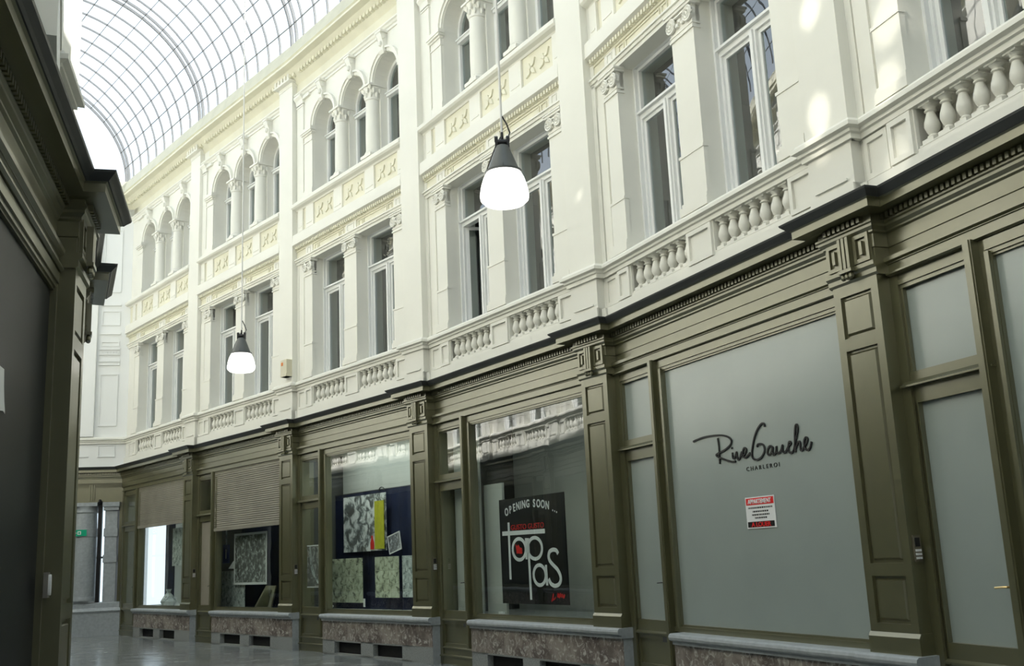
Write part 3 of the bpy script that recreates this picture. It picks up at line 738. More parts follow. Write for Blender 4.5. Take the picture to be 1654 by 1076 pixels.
    kb.box(o+x0, o+x1, -.3, -.15, .15, .24); kb.prism_yz([(-.3, .24), (-.125, .24), (-.125, .255), (-.155, .27), (-.3, .28)], o+x0, o+x1)
    part('kick_board', kb, 'olive', d)
    dg = {'A': 'frosted', 'Z': 'frosted', 'L': 'screen_dark', 'D': 'doorlight'}.get(b.kind, 'shop_glass')
    part('pane', MB().box(o+x0+.16, o+x1-.10, -.212, -.20, .82, 2.73), dg, leaf)
    part('transom_pane', MB().box(o+x0+.05, o+x1-.06, -.20, -.19, 2.97, 3.72), 'shop_glass' if b.kind == 'D' else dg, d)
    hd = MB(); hd.box(o+4.02, o+4.07, -.16, -.15, 1.22, 1.30); hd.tube([(o+4.045, -.15, 1.26), (o+4.045, -.10, 1.26), (o+4.07, -.09, 1.26), (o+4.15, -.09, 1.255)], .009, 6)
    part('handle', hd, 'brass' if b.kind == 'Z' else 'lead', leaf)
    part('letter_plate', MB().box(o+ws+.28, o+ws+.46, -.165, -.15, .585, .64), 'lead', leaf)
for b in RIGHT[1:]+LEFT: shop_front(b)
# unseen wall added to cut light from behind; plain boarding for the row there
tag(part('wall_light_block', MB().box(-9, 12, -5.2, -5.0, 0, 13), 'room'), 'dim grey unseen wall added to block light from behind the viewer', 'wall', kind='structure')
b = RIGHT[0]
tag(part('wall_right', MB().box(-.1, b.L, -.5, -.15, 0, 4.0), 'olive', loc=b.base(), rot=(0, 0, b.rz)), 'plain olive shop boarding behind the viewer on the right', 'wall', kind='structure')

# ------------------------------------------------------------------ rooms behind the facades
def rooms(bays, side):
    path = line_path(bays, -3.2, bays[-1].L)
    if side == 'right': path[-1] = meet(bays[-1], -3.2, endbay, -3.0)
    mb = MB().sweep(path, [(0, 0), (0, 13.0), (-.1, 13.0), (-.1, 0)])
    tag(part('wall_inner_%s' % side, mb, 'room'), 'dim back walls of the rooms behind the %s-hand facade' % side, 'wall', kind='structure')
    fl = MB()
    for z0, z1 in ((4.05, 4.5), (8.2, 8.9), (12.5, 12.7)):
        fl.sweep(line_path(bays, -.5, bays[-1].L+.3), [(0, z0), (0, z1), (-2.8, z1), (-2.8, z0)])
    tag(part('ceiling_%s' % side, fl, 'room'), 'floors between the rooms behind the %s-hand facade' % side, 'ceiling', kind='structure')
    pw = MB()
    for b in bays:
        for z0, z1, n1 in ((0, 4.2, -.25), (4.5, 8.3, -.75), (8.9, 12.6, -.75)):
            P = [b.p(.1, -3.25), b.p(.2, -3.25), b.p(.2, n1), b.p(.1, n1)]
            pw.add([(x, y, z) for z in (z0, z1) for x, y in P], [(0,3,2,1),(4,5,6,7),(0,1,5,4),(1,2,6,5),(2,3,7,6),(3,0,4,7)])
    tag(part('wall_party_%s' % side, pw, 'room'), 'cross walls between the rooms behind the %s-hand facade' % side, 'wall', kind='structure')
rooms(RIGHT, 'right'); rooms(LEFT, 'left')

# ------------------------------------------------------------------ floor
tag(part('floor', MB().add([(-26, -8, 0), (14, -8, 0), (14, 36, 0), (-26, 36, 0)], [(0, 1, 2, 3)]), 'floor_stone'), 'polished grey stone slab floor of the arcade', 'floor', kind='structure')

# ------------------------------------------------------------------ end wall
def end_wall():
    e = endbay; loc = (e.O.x, e.O.y, 0); rz = (0, 0, e.rz)
    up = MB(); up.box(-.6, 9, -.6, 0, 4.5, 13.0)
    for z0, z1 in ((5.7, 7.2), (8.0, 8.15), (8.62, 9.05), (9.6, 11.5)): up.ring_box(.28, .78, z0, z1, .03, 0, .03)
    up.ring_box(.30, .76, 4.83, 5.18, .03, 0, .03); up.ring_box(1.0, 3.2, 4.83, 4.86, .012, 0, .02)
    for z in (7.45, 7.55, 7.75, 7.9, 8.35, 9.2): up.box(.25, .82, 0, .05, z, z+.05)
    for i in range(7): up.box(.27+i*.08, .31+i*.08, 0, .06, 7.78, 7.84)
    up.box(.88, 9, 0, .12, 5.40, 12.0)
    tag(part('wall_end', up, 'endwhite', loc=loc, rot=rz), 'white upper wall closing the far end of the gallery', 'wall', kind='structure')
    lo = MB(); lo.box(-.6, .1, -.5, .12, .0, 4.0); lo.box(-.3, 9, -.5, .16, 3.55, 4.3); lo.box(2.1, 9, -.5, .0, 0, 3.6)
    tag(part('wall_end_lower', lo, 'olive', loc=loc, rot=rz), 'dark olive frieze and door reveal of the far end wall', 'wall', kind='structure')
    tg = MB()
    for i in (-1, 0, 1): tg.box(.83+i*.055-.02, .83+i*.055+.02, .15, .19, 3.62, 4.05)
    TR[0] += 1; tag(part('trim_%d' % TR[0], tg, 'olive', loc=loc, rot=rz), 'three-barred olive bracket on the far end frieze', 'trim', kind='structure')
    st = MB(); st.box(-.1, 2.2, -.3, .34, 0, .62); st.prism_yz([(-.3, .62), (.36, .62), (.38, .66), (.34, .72), (.26, .74), (.26, .86), (.2, .88), (-.3, .88)], -.1, 2.2)
    tag(part('baseboard_end', st, 'bluestone', loc=loc, rot=rz), 'grey stone base under the columns at the far end', 'plinth', kind='structure')
    r = e.root('column', .98, .02, .88); tag(r, 'thick grey stone column at the far end, left of the dark gap', 'column', 'stone columns at the far end')
    part('base', MB().box(-.325, .325, -.2, .24, 0, .05).lathe([(.32, .05), (.325, .09), (.315, .13), (.31, .16)], seg=24), 'bluestone', r, True)
    part('shaft', MB().lathe([(.30, .15), (.30, .9), (.305, .9), (.305, .93), (.30, .93), (.295, 1.75), (.31, 1.76), (.31, 1.98), (.295, 1.99), (.28, 2.42)], seg=28), 'bluestone', r, True)
    part('capital', MB().lathe([(.29, 2.40), (.31, 2.42), (.31, 2.45), (.30, 2.48), (.32, 2.56), (.325, 2.58)], seg=28).box(-.33, .33, -.2, .33, 2.58, 2.68), 'bluestone', r, True)
    r = e.root('pilaster', .30, .1, .88); tag(r, 'flat grey stone pilaster at the far end beside the corner door', 'pilaster', 'stone columns at the far end')
    part('shaft', MB().box(-.16, .16, -.3, .10, 0, 2.5).box(-.18, .18, -.3, .125, 1.05, 1.25).box(-.18, .18, -.3, .125, 1.75, 1.97), 'bluestone', r)
    part('capital', MB().box(-.2, .2, -.3, .16, 2.46, 2.56).box(-.22, .22, -.3, .2, 2.56, 2.68), 'bluestone', r)
    p = e.root('drainpipe', .595, .14, .74); tag(p, 'black square post standing between the stone column and pilaster', 'post')
    part('pipe', MB().box(-.05, .05, -.05, .06, 0, 2.8), 'black', p); part('bracket', MB().box(-.055, .055, -.05, .08, 2.72, 2.85).tube([(0, .06, 2.80), (0, .13, 2.86), (0, .2, 2.80)], .045, 8), 'black', p)
    wn = e.root(next_window(), 0, 0, 0); tag(wn, 'tall narrow glazing between stone column and black post', 'window', kind='structure')
    part('pane', MB().box(.40, 2.1, -.25, -.24, .85, 3.55), 'shop_glass', wn); part('frame', MB().box(.60, .64, -.28, -.2, .85, 3.55).box(.4, 2.1, -.28, -.2, 2.05, 2.1), 'lead', wn)
    s = e.root('exit_sign', 1.06, .33, 2.66); tag(s, 'small green exit sign on the far stone column', 'sign')
    part('panel', MB().box(-.16, .16, 0, .025, 0, .17), 'green_sign', s)
    part('pictogram', MB().box(-.02, .07, .025, .03, .04, .13).prism_xz([(.09, .085), (.13, .05), (.13, .12)], .025, .03), 'white', s, label='white square and arrow')
    part('door_mark', MB().box(.005, .045, .029, .032, .06, .11), 'green_sign', s)
end_wall()

# ------------------------------------------------------------------ glazed barrel roof
def roof():
    SPAN, RISE, ZB = 3.1, 2.78, 12.88
    st = []  # stations: (origin at right wall n=0, normal)
    bays = RIGHT
    jn = []
    for i in range(len(bays)+1):
        if i == 0: n = bays[0].n
        elif i == len(bays): n = bays[-1].n
        else: n = (bays[i-1].n+bays[i].n).normalized()
        jn.append(n)
    for i, b in enumerate(bays):
        L = b.L if i < len(bays)-1 else 5.4
        for k in range(9):
            t = k/9; o = Vector(b.p(L*t+.0, 0)); n = (jn[i]*(1-t)+jn[i+1]*t).normalized(); st.append((o, n, k == 0))
    st.append((Vector(bays[-1].p(5.4, 0)), jn[-1], True))
    def pt(s, a):
        o, n, _ = s; q = o+n*(SPAN-SPAN*math.cos(a)); return Vector((q.x, q.y, ZB+RISE*math.sin(a)))
    root = empty('ceiling', (0, 0, 0)); tag(root, 'arched glass roof with grey steel ribs over the gallery', 'glass roof', kind='structure')
    N = 36
    def bar(pts, side, w, h):
        m = MB(); n = len(pts); vs = []
        for i, p in enumerate(pts):
            t = (pts[min(n-1, i+1)]-pts[max(0, i-1)]).normalized(); sd = side[i] if isinstance(side, list) else side
            u = (sd-t*sd.dot(t)).normalized(); v = t.cross(u)
            for a, c in ((-1, -1), (1, -1), (1, 1), (-1, 1)): vs.append(p+u*(a*w/2)+v*(c*h/2))
        fs = []
        for i in range(n-1):
            for k in range(4): fs.append((i*4+k, i*4+(k+1) % 4, (i+1)*4+(k+1) % 4, (i+1)*4+k))
        fs += [(0, 1, 2, 3), (n*4-1, n*4-2, n*4-3, n*4-4)]
        return m.add(vs, fs)
    for j, s in enumerate(st):
        up = Vector((-s[1].y, s[1].x, 0))
        P = [pt(s, PI*i/N) for i in range(N+1)]
        part('rib', bar(P, up, .04 if s[2] else .024, .07 if s[2] else .045), 'rib_grey', root)
        if s[2]:
            Q = [pt(s, PI*i/N)+up*.22 for i in range(N+1)]
            part('rib', bar(Q, up, .03, .07), 'rib_grey', root)
    K = 18
    for k in range(1, K):
        a = PI*k/K
        P = [pt(s, a) for s in st]; S = [Vector((s[1].x*math.sin(a)*1.0, s[1].y*math.sin(a), math.cos(a))) for s in st]
        part('purlin', bar(P, S, .014, .024), 'rib_grey', root)
    m = MB(); vs = []
    for s in st: vs += [pt(s, PI*i/K)+Vector((0, 0, .03)) for i in range(K+1)]
    fs = [(j*(K+1)+i, j*(K+1)+i+1, (j+1)*(K+1)+i+1, (j+1)*(K+1)+i) for j in range(len(st)-1) for i in range(K)]
    part('glazing', m.add(vs, fs), 'roof_glass', root)
    return st, pt
ROOF = roof()

# ------------------------------------------------------------------ pendant lamps
def lamp(x, y, zb, label, ztop=15.0):
    r = empty('pendant_lamp', (x, y, zb)); tag(r, label, 'lamp', 'pendant lamps hanging in the gallery')
    part('glass_shade', lambda: MB().lathe([(.0, .0), (.10, .003), (.185, .02), (.222, .055), (.228, .10), (.215, .18), (.19, .26), (.155, .325), (.0, .33)], seg=32), 'lamp_glow', r, True, 'lampglass', label='glowing white glass bowl')
    part('housing', lambda: MB().lathe([(.170, .312), (.172, .33), (.150, .335), (.142, .36), (.072, .545), (.066, .575), (.05, .585), (0, .59)], seg=28).box(-.004, .004, -.162, .162, .33, .36), 'lamp_grey', r, True, 'lamphouse')
    def gear():
        m = MB()
        for sx in (-1, 1): m.box(sx*.055-.012, sx*.055+.012, -.035, .035, .56, .66); m.lathe([(.028, -.016), (.028, .016)], (sx*.055, 0, .655), 10, axis='x')
        m.lathe([(.03, -.05), (.03, .05)], (0, 0, .62), 12, axis='x'); m.lathe([(.012, .62), (.016, .66), (.012, .72), (0, .73)], seg=10)
        return m
    part('bracket', gear, 'black', r, True, 'lampgear')
    part('wire', lambda: MB().tube([(-.16, 0, .34), (-.10, .01, .5), (-.05, .02, .62), (.0, .01, .70), (.01, 0, .76)], .006, 5).tube([(.055, 0, .66), (.075, .01, .72), (.05, 0, .80), (.01, 0, .88)], .008, 5), 'black', r, True, 'lampwire')
    part('cable', MB().lathe([(.011, .70), (.011, ztop-zb)], seg=8), 'cable', r, True)
    return r
lamp(-.012, 9.13, 4.80, 'larger grey pendant lamp with glowing white bowl, the nearer one')
lamp(-4.50, 16.88, 4.785, 'smaller-looking pendant lamp hanging farther down the gallery')

# ------------------------------------------------------------------ small fittings
def lockbox(b, s, n, z, label, rz=0.0):
    r = b.root('door_intercom', s, n, z); r.rotation_euler[2] += rz
    tag(r, label, 'intercom', 'door intercoms on pilaster sides')
    pl = part('plate', lambda: MB().box(-.036, .036, 0, .018, 0, .21), 'bronze', r, key='icplate')
    part('speaker', lambda: MB().box(-.024, .024, .018, .022, .12, .19), 'graphite', pl, key='icspk')
    for j in range(3):
        part('button', lambda: MB().box(-.028, -.004, .018, .028, 0, .018).box(.004, .028, .018, .028, 0, .018), 'white', pl, key='icbtn', loc=(0, 0, .02+j*.03))
# on the near side face of each pilaster (facing the viewer)
RZ = -PI/2
for b, lab in ((RIGHT[2], 'door intercom on the side of the pilaster right of the handwriting'), (RIGHT[3], None), (RIGHT[4], 'door intercom between the photo posters and the tapas shop door'), (RIGHT[5], 'door intercom between the framed print and photo poster door'), (RIGHT[6], 'door intercom on the pilaster between the two shuttered shops')):
    if lab: lockbox(b, -.003, -.07, 1.45, lab, PI/2)
b = RIGHT[5]; r = b.root('junction_box', .42, -.15, 5.52); tag(r, 'small cream junction box on the giant strip above the shutter', 'box')
part('housing', MB().box(-.13, .13, 0, .13, 0, .36).box(-.12, .12, 0, .14, .0, .05), 'box_cream', r); part('badge', MB().box(.02, .10, .13, .134, .24, .31), 'orange', r)
b = LEFT[6]
lk = b.root('door_intercom', .62, -.10, 1.50); tag(lk, 'small white lit intercom on the dark frame at the left', 'intercom')
part('plate', MB().box(-.03, .05, .0, .03, 0, .17), 'steel', lk); part('cover', MB().prism_xz([(.02*math.cos(i*PI/8)+.01, .085+.07*math.sin(i*PI/8)) for i in range(16)], .03, .045), 'white', lk)
stk = b.root('window_sticker', 1.87, -.160, 2.59); tag(stk, 'edge of a white curved sticker on the dark left window', 'sticker')
part('shape', MB().prism_xz([(-.0, .0), (.04, .07), (.07, .15), (.09, .25), (.3, .25), (.3, -.02), (.05, .01)], 0, .003), 'white', stk)

# ------------------------------------------------------------------ lettering helpers
def text_mesh(body, size, ext=.004, offset=0.0, align='CENTER'):
    c = bpy.data.curves.new('t', 'FONT'); c.body = body; c.size = size; c.extrude = ext; c.offset = offset; c.align_x = align
    o = bpy.data.objects.new('t', c); COL.objects.link(o); dg = bpy.context.evaluated_depsgraph_get()
    me = bpy.data.meshes.new_from_object(o.evaluated_get(dg)); bpy.data.objects.remove(o); bpy.data.curves.remove(c); return me
def text(name, body, size, mat, parent, x, z, y=0, tilt=0.0, sx=1.0, offset=0.0, align='CENTER', ext=.002):
    """letters stand in the parent's xz plane and read from +y (x runs right to left)"""
    me = text_mesh(body, size, ext, offset, align); me.materials.append(MATS[mat])
    o = bpy.data.objects.new(name, me); COL.objects.link(o); o.parent = parent
    o.matrix_local = Matrix.Translation((x, y, z)) @ Matrix(((-1,0,0,0),(0,0,1,0),(0,1,0,0),(0,0,0,1))) @ Matrix.Rotation(tilt, 4, 'Z') @ Matrix.Diagonal((sx, 1, 1, 1))
    return o
def smooth(pts, k=6):
    out = []; n = len(pts)
    for i in range(n-1):
        p0, p1, p2, p3 = (Vector(pts[j]) for j in (max(0, i-1), i, i+1, min(n-1, i+2)))
        for j in range(k):
            t = j/k; out.append(.5*((2*p1)+(p2-p0)*t+(2*p0-5*p1+4*p2-p3)*t*t+(3*p1-p0-3*p2+p3)*t**3))
    return out+[Vector(pts[-1])]
# Rive Gauche sign: thin dark letters fixed on the frosted pane
b = RIGHT[2]; sg = b.root('shop_sign', 2.25, -.163, 2.45); tag(sg, 'black handwritten Rive Gauche Charleroi lettering on the large frosted window', 'sign')
RG = [[(3.264,2.797),(3.198,2.806),(3.043,2.819),(2.87,2.816),(2.703,2.8),(2.59,2.769),(2.538,2.729),(2.556,2.684),(2.656,2.642),(2.779,2.618),(2.836,2.602),(2.785,2.574),(2.672,2.536),(2.561,2.505),(2.492,2.502)],
[(2.783,2.778),(2.773,2.688),(2.777,2.58),(2.782,2.502)],
[(2.535,2.598),(2.536,2.549),(2.515,2.533),(2.484,2.557),(2.462,2.594),(2.452,2.54),(2.441,2.513),(2.409,2.529),(2.371,2.584),(2.373,2.541),(2.314,2.565),(2.286,2.601),(2.316,2.622),(2.347,2.595),(2.351,2.543),(2.314,2.522),(2.263,2.54),(2.226,2.563)],
[(2.543,2.652),(2.531,2.64)],
[(1.944,2.793),(1.95,2.824),(1.991,2.831),(2.061,2.789),(2.127,2.713),(2.174,2.622),(2.2,2.547),(2.182,2.5),(2.12,2.481),(2.043,2.499),(1.986,2.55),(1.985,2.601),(2.022,2.63),(2.086,2.631),(2.1,2.607)],
[(1.854,2.574),(1.882,2.595),(1.92,2.574),(1.937,2.532),(1.916,2.507),(1.878,2.526),(1.843,2.579),(1.857,2.53),(1.835,2.502),(1.8,2.53),(1.788,2.579),(1.791,2.523),(1.762,2.511),(1.719,2.534),(1.691,2.58),(1.695,2.531),(1.673,2.507),(1.641,2.519),(1.6,2.558),(1.557,2.584),(1.579,2.602),(1.598,2.57),(1.603,2.515),(1.571,2.493),(1.529,2.513),(1.482,2.606),(1.438,2.698),(1.44,2.749),(1.466,2.738),(1.485,2.667),(1.495,2.583),(1.5,2.492)],
[(1.495,2.522),(1.447,2.583),(1.42,2.574),(1.426,2.514),(1.404,2.497),(1.376,2.521),(1.328,2.558),(1.307,2.597),(1.329,2.614),(1.359,2.579),(1.357,2.519),(1.32,2.493),(1.279,2.516),(1.253,2.565)]]
m = MB()
for st in RG: m.ribbon([(p.x-2.25, p.y-2.45) for p in smooth(st)], .019, 0, .012)
part('script_lettering', m, 'black', sg)
text('small_lettering', 'C H A R L E R O I', .060, 'graphite', sg, -.205, -.068, .002, .0, 1.22)
# apartment notice
nt_ = b.root('notice', 2.145, -.163, 1.80); tag(nt_, 'red and white apartment-to-let notice on the frosted window under the handwriting', 'notice')
part('card', MB().box(-.242, .242, 0, .006, 0, .315), 'white', nt_)
part('red_band', MB().box(-.228, .228, .006, .008, .235, .303), 'red', nt_); part('black_band', MB().box(-.215, .225, .006, .008, .012, .068), 'black', nt_)
text('heading', 'APPARTEMENT', .062, 'white', nt_, 0, .248, .010, 0, .92, .0015); text('lettering', 'A LOUER', .062, 'red', nt_, 0, .018, .010, 0, 1.25, .0015)
ln = MB()
for z, w in ((.205, .20), (.168, .13), (.135, .145), (.104, .10)):
    x = -w
    while x < w: q = random.uniform(.012, .03); ln.box(x, min(w, x+q), .006, .0075, z-.008, z+.008); x += q+.008
part('fine_print', ln, 'graphite', nt_)
# tapas poster
b = RIGHT[3]; tp = b.root('poster', 2.29, -.235, .953); tag(tp, 'tall black opening soon tapas poster in the shop window', 'poster')
part('sheet', MB().box(-.862, .862, -.01, 0, 0, 1.51), 'poster_black', tp)
def X(s): return s-2.29
def Z(z): return z-.953
k = 'OPENING SOON ...'; adv = {'I': .5, ' ': .55, '.': .45, 'N': 1.02, 'G': 1.08, 'O': 1.08}
tot = sum(adv.get(c, 1) for c in k); pos = 0
for c in k:
    wd = adv.get(c, 1); t = (pos+wd/2)/tot; pos += wd
    s = 2.99-(2.99-1.60)*t; z = 2.195+.115*(1-(2*t-.95)**2/1.0)
    if c != ' ': text('letter', c, .155, 'white', tp, X(s), Z(z), .001, math.atan(-(2*t-.95)*.115*4/1.39*.5), .82, .004)
for i in range(1): text('red_lettering', 'GUSTO GUSTO', .105, 'red', tp, X(2.395), Z(2.005), .001, 0, 1.22, .0)
ws_ = MB()
ws_.ribbon([(X(2.898), Z(2.118)), (X(2.905), Z(1.296))], .052, 0, .003); ws_.ribbon([(X(3.084), Z(1.962)), (X(1.938), Z(1.955))], .062, 0, .004)
def ell(c, rx, rz_, n=40, a0=0, a1=2*PI): return [(X(c[0]+rx*math.cos(a0+(a1-a0)*i/n)), Z(c[1]+rz_*math.sin(a0+(a1-a0)*i/n))) for i in range(n+1)]
part('letter_t', ws_, 'white', tp)
part('letter_a', MB().ribbon(ell((2.635, 1.722), .178, .150), .05, 0, .003).ribbon([(X(2.44), Z(1.875)), (X(2.447), Z(1.575))], .05, 0, .003), 'white', tp)
part('letter_p', MB().ribbon(ell((2.215, 1.725), .185, .148), .05, 0, .003).ribbon([(X(2.385), Z(1.872)), (X(2.371), Z(1.012))], .052, 0, .003), 'white', tp)
part('letter_a', MB().ribbon(ell((2.125, 1.352), .155, .138), .05, 0, .003).ribbon([(X(1.955), Z(1.49)), (X(1.945), Z(1.21))], .05, 0, .003), 'white', tp)
part('letter_s', MB().ribbon([(p.x, p.y) for p in smooth([(X(s), Z(z)) for s, z in ((1.637,1.635),(1.68,1.68),(1.756,1.692),(1.84,1.67),(1.875,1.61),(1.85,1.545),(1.77,1.485),(1.68,1.43),(1.62,1.36),(1.605,1.29),(1.65,1.23),(1.75,1.205),(1.85,1.235),(1.9,1.30))])], .055, 0, .003), 'white', tp)
part('red_mark', MB().prism_xz([(X(s), Z(z)) for s, z in ((2.73,1.80),(2.69,1.765),(2.65,1.79),(2.61,1.745),(2.56,1.74),(2.555,1.66),(2.60,1.655),(2.66,1.665),(2.70,1.66),(2.71,1.72))], 0, .004), 'red', tp)
part('red_signature', MB().ribbon([(p.x, p.y) for p in smooth([(X(s), Z(z)) for s, z in ((1.80,1.10),(1.82,1.05),(1.85,1.0),(1.83,1.015),(1.78,1.03),(1.75,1.055))])], .022, 0, .003).ribbon([(p.x, p.y) for p in smooth([(X(s), Z(z)) for s, z in ((1.70,1.05),(1.69,1.10),(1.66,1.05),(1.64,1.10),(1.61,1.06),(1.59,1.09),(1.56,1.05),(1.53,1.09))])], .026, 0, .003), 'red', tp)

# ------------------------------------------------------------------ shop interiors
def sheet(b, name, s0, s1, z0, z1, n, mat, label, cat='poster', group=None, border=None, tilt=0.0):
    r = b.root(name, (s0+s1)/2, n, z0); tag(r, label, cat, group); w = abs(s1-s0)/2; h = z1-z0
    part('print', MB().box(-w, w, -.012, 0, 0, h), mat, r)
    if border: part('border', MB().ring_box(-w, w, 0, h, border, -.005, .006), 'white', r)
    if tilt: r.rotation_euler = (0, tilt, b.rz)
    return r
def room_shell(b, n, mat, label):
    m = MB(); m.box(.1, b.L+.05, n-.05, n, .1, 4.2); m.box(.1, b.L+.05, n, -.3, 4.0, 4.1); m.box(.1, b.L+.05, n, -.26, .1, .74)
    tag(part('wall_shop_inner', m, mat, loc=b.base(), rot=(0, 0, b.rz)), label, 'wall', kind='structure')
def shop_fill(b, n, power, s0=.6, s1=4.4):  # added lamp behind the lintel, only there to brighten the shop interior
    r = b.root('fill_strip', (s0+s1)/2, n, 3.96); tag(r, 'added fill light hidden above the window inside %s' % b.phrase, 'fill light', kind='structure')
    w = (s1-s0)/2; part('housing', MB().box(-w, w, -.06, .06, .03, .05), 'white', r)
    l = bpy.data.lights.new('fill_strip_lamp', 'AREA'); l.shape = 'RECTANGLE'; l.size = s1-s0; l.size_y = .12; l.energy = power; l.color = (.93, 1, .97)
    o = bpy.data.objects.new('fill_strip_lamp', l); COL.objects.link(o); o.parent = r; o.location = (0, 0, .02)
shop_fill(RIGHT[3], -.75, 4); shop_fill(RIGHT[4], -.50, 24); shop_fill(RIGHT[5], -.40, 10); shop_fill(RIGHT[6], -.5, 14)
b = RIGHT[3]; room_shell(b, -1.7, 'shopwall', 'grey back wall and raised floor inside the tapas poster shop')
r = b.root('partition_screen', 3.45, -.42, .74); tag(r, 'pale grey screen standing left of the tapas poster inside the window', 'screen')
part('panel', MB().box(-.13, .42, -.02, .02, 0, 2.0), 'shopwall', r)
r = b.root('door_curtain', 4.42, -.42, .3); tag(r, 'pale curtain behind the glass door beside the tapas poster', 'curtain'); part('fabric', MB().box(-.42, .42, -.01, .01, 0, 3.4), 'shopwall', r)
r = b.root('coffee_machine', 1.15, -.8, .74); tag(r, 'dark tall machine inside the window right of the tapas poster', 'machine')
part('cabinet', MB().box(-.22, .22, -.3, .0, 0, 1.5), 'graphite', r); part('shelf', MB().box(-.24, .24, -.32, .04, .62, .66).box(-.24, .24, -.32, .04, .30, .34), 'lead', r); part('grille', MB().box(-.15, .15, 0, .01, .14, .18).box(-.15, .15, 0, .01, .22, .26), 'steel', r)
r = b.root('tag_card', 3.16, -.215, .802); tag(r, 'small white card lying on the tapas window ledge', 'card'); part('sheet', MB().box(-.06, .06, -.02, .02, 0, .03), 'white', r)

b = RIGHT[4]; room_shell(b, -2.2, 'shopwall', 'pale back wall and raised floor inside the photo poster shop')
r = b.root('backdrop_cloth', 3.3, -1.02, .74); tag(r, 'dark navy cloth hung behind the photo posters', 'cloth')
c = MB(); pts = []; part('rail', MB().tube([(-1.85, -.03, 2.27), (1.8, -.03, 2.27)], .015, 6), 'lead', r)
for i in range(70):
    x = 1.75-3.55*i/69; pts.append((x, .03*math.sin(i*.9)*(1 if i > 35 else .3)))
n_ = len(pts); vs = [(x, y, 0) for x, y in pts]+[(x, y*.4, 2.26+.0*x) for x, y in pts]; c.add(vs, [(i, i+1, n_+i+1, n_+i) for i in range(n_-1)])
part('fabric', c, 'navy', r, True)
part('clip', MB().tube([(-.14+.1*math.cos(a*PI/8), .02, 2.24+.07*math.sin(a*PI/8)) for a in range(9)], .012, 5).tube([(-1.35+.12*math.cos(a*PI/8), .02, 2.28+.07*math.sin(a*PI/8)) for a in range(9)], .012, 5), 'lead', r)
pb = b.root('backing_panel', 2.6, -1.12, .74); tag(pb, 'pale grey backing panel above the dark cloth in the photo poster window', 'panel'); part('panel', MB().box(-2.3, 2.3, -.03, 0, 0, 3.25), 'shopwall', pb)
sheet(b, 'photo_print', 2.85, 4.5, 1.84, 2.93, -.90, 'photo_print', 'large black and white street photograph with figures in the photo poster window', 'photograph')
sheet(b, 'banner', 2.87, 3.21, 1.87, 2.78, -.86, 'yellow_banner', 'narrow yellow banner hanging over the large photograph', 'banner')
sheet(b, 'poster', 3.60, 5.02, .87, 1.72, -.80, 'collage_green', 'lower left greenish poster with old photographs in the shop window', 'poster', 'collage posters')
sheet(b, 'poster', 2.27, 3.12, .97, 1.72, -.80, 'collage_green', 'lower middle greenish photo poster, right of the bare cloth', 'poster', 'collage posters')
sheet(b, 'poster', 1.80, 2.13, .98, 1.72, -.79, 'collage_grey', 'narrow strip of photographs against the right pilaster in the poster window', 'poster', 'collage posters')
sheet(b, 'photograph', 2.24, 2.68, 1.80, 2.14, -.86, 'small_photo', 'small tilted photograph pinned on the navy cloth', 'photograph', None, .02, .21)
for i, (s, w_) in enumerate(((3.02, .06),)):
    r = b.root('price_card', s, -.5, .80); tag(r, 'small white card standing on the photo poster window ledge', 'card'); part('card', MB().box(-w_/2, w_/2, -.005, .005, .02, .17), 'white', r)
r = b.root('crumpled_paper', 4.2, -.4, .78); tag(r, 'small crumpled white paper on the photo window ledge', 'paper'); part('paper', MB().lathe([(0, 0), (.07, .01), (.09, .05), (.05, .09), (0, .1)], seg=7), 'white', r)
r = b.root('figure', 3.35, -.885, 1.87); tag(r, 'small red figure cut-out at the foot of the large photograph', 'cut-out'); part('shape', MB().prism_xz([(-.06, 0), (.06, 0), (.07, .12), (.03, .2), (.03, .26), (-.02, .26), (-.03, .2), (-.07, .12)], 0, .004), 'red', r)
r = sheet(b, 'door_poster', 4.26, 4.80, 1.19, 2.01, -.24, 'figure_print', 'dark poster with pale curved lines on the photo shop door', 'poster', None)
part('edging', MB().box(-.27, .27, 0, .004, 0, .02).box(-.27, .27, 0, .004, .80, .82), 'white', r)
cv = MB()
for x0, x1, x2 in ((.18, .08, -.22), (.14, .02, -.25), (-.2, -.22, -.26)): cv.ribbon([(p.x, p.y) for p in smooth([(x0, .8), (x1, .35), (x2, .05)])], .022, 0, .004)
part('pale_curve', cv, 'collage_grey', r)

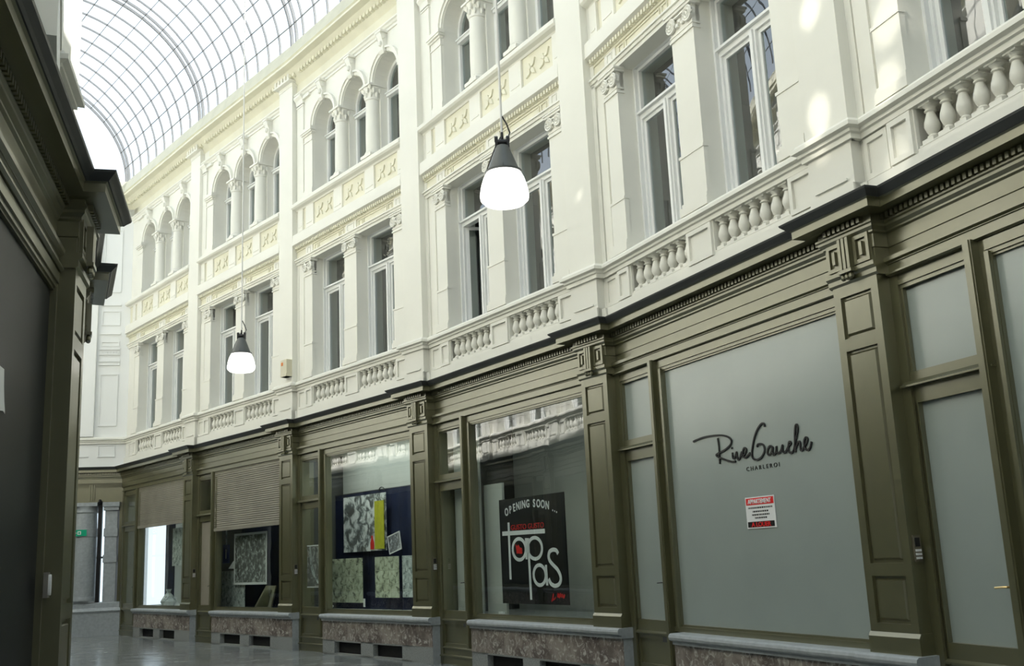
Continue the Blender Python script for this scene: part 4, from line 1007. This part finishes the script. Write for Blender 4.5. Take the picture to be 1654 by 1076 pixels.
b = RIGHT[5]; room_shell(b, -1.3, 'navy', 'dark back wall and floor inside the framed-print shop')
sheet(b, 'framed_print', 2.15, 3.76, 1.255, 2.40, -.55, 'dark_print', 'dark speckled print in a white frame under the half-lowered shutter', 'framed print', None, .05)
sheet(b, 'photo_sheet', 3.35, 4.55, .76, 1.57, -.62, 'collage_grey', 'pale sheet of small photographs left below the framed print', 'poster')
r = b.root('leaning_board', 2.1, -.45, .74); tag(r, 'tan panelled board leaning beside the right pilaster in the framed-print window', 'board')
bd = MB(); bd.prism_xz([(.48, 0), (-.32, 0), (-.55, .49), (-.1, .49)], -.03, 0); part('board', bd, 'wood_board', r)
part('inset', MB().prism_xz([(.30, .06), (-.20, .06), (-.38, .40), (-.06, .40)], 0, .008), 'olive', r)
r = b.root('information_sign', 4.30, -.6, 1.75); tag(r, 'small blue sign hanging left of the framed print', 'sign'); part('panel', MB().box(-.16, .16, -.01, 0, 0, .42), 'blue_sign', r); part('arrow', MB().box(-.02, .02, 0, .003, .1, .32), 'white', r); part('cord', MB().box(-.03, .03, -.01, 0, .42, .78), 'collage_grey', r)
r = b.root('lampshade', 4.02, -.72, 1.62); tag(r, 'small pale shade left of the framed print', 'lampshade'); part('shade', MB().lathe([(.17, 0), (.06, .17), (0, .18)], seg=16), 'white', r, True)
bl = MB()
for i in range(18): bl.box(-.42, .42, -.01, .01, i*.06, i*.06+.03)
r = b.root('blind', 1.55, -.8, 1.4); tag(r, 'dark slatted blind behind the framed print on the right', 'blind'); part('slats', bl, 'lead', r)

b = RIGHT[6]; room_shell(b, -1.6, 'shopwall', 'pale back wall and floor inside the far corner shop')
sheet(b, 'notice_sheet', 1.9, 2.7, 1.75, 2.7, -.6, 'collage_grey', 'pale printed sheet in the far corner shop window', 'poster')
r = b.root('curtain', 3.05, -.68, .74); tag(r, 'dark navy curtain inside the far corner shop window', 'curtain'); part('fabric', MB().box(-.28, .28, -.02, .02, 0, 2.2), 'navy', r)
r = b.root('hanging_cloth', 1.9, -.62, .74); tag(r, 'long white cloth hanging in the far corner shop window', 'cloth')
part('fabric', MB().prism_xz([(-.22, 0), (.20, 0), (.12, .4), (.1, 1.0), (-.14, 1.0), (-.15, .4)], -.02, .02), 'white', r)
r = b.root('plastic_bag', 2.5, -.45, .76); tag(r, 'crumpled clear bag on the far corner shop window floor', 'bag'); part('bag', MB().lathe([(0, 0), (.16, .02), (.2, .12), (.12, .25), (.04, .34), (.07, .42)], seg=9), 'collage_grey', r)
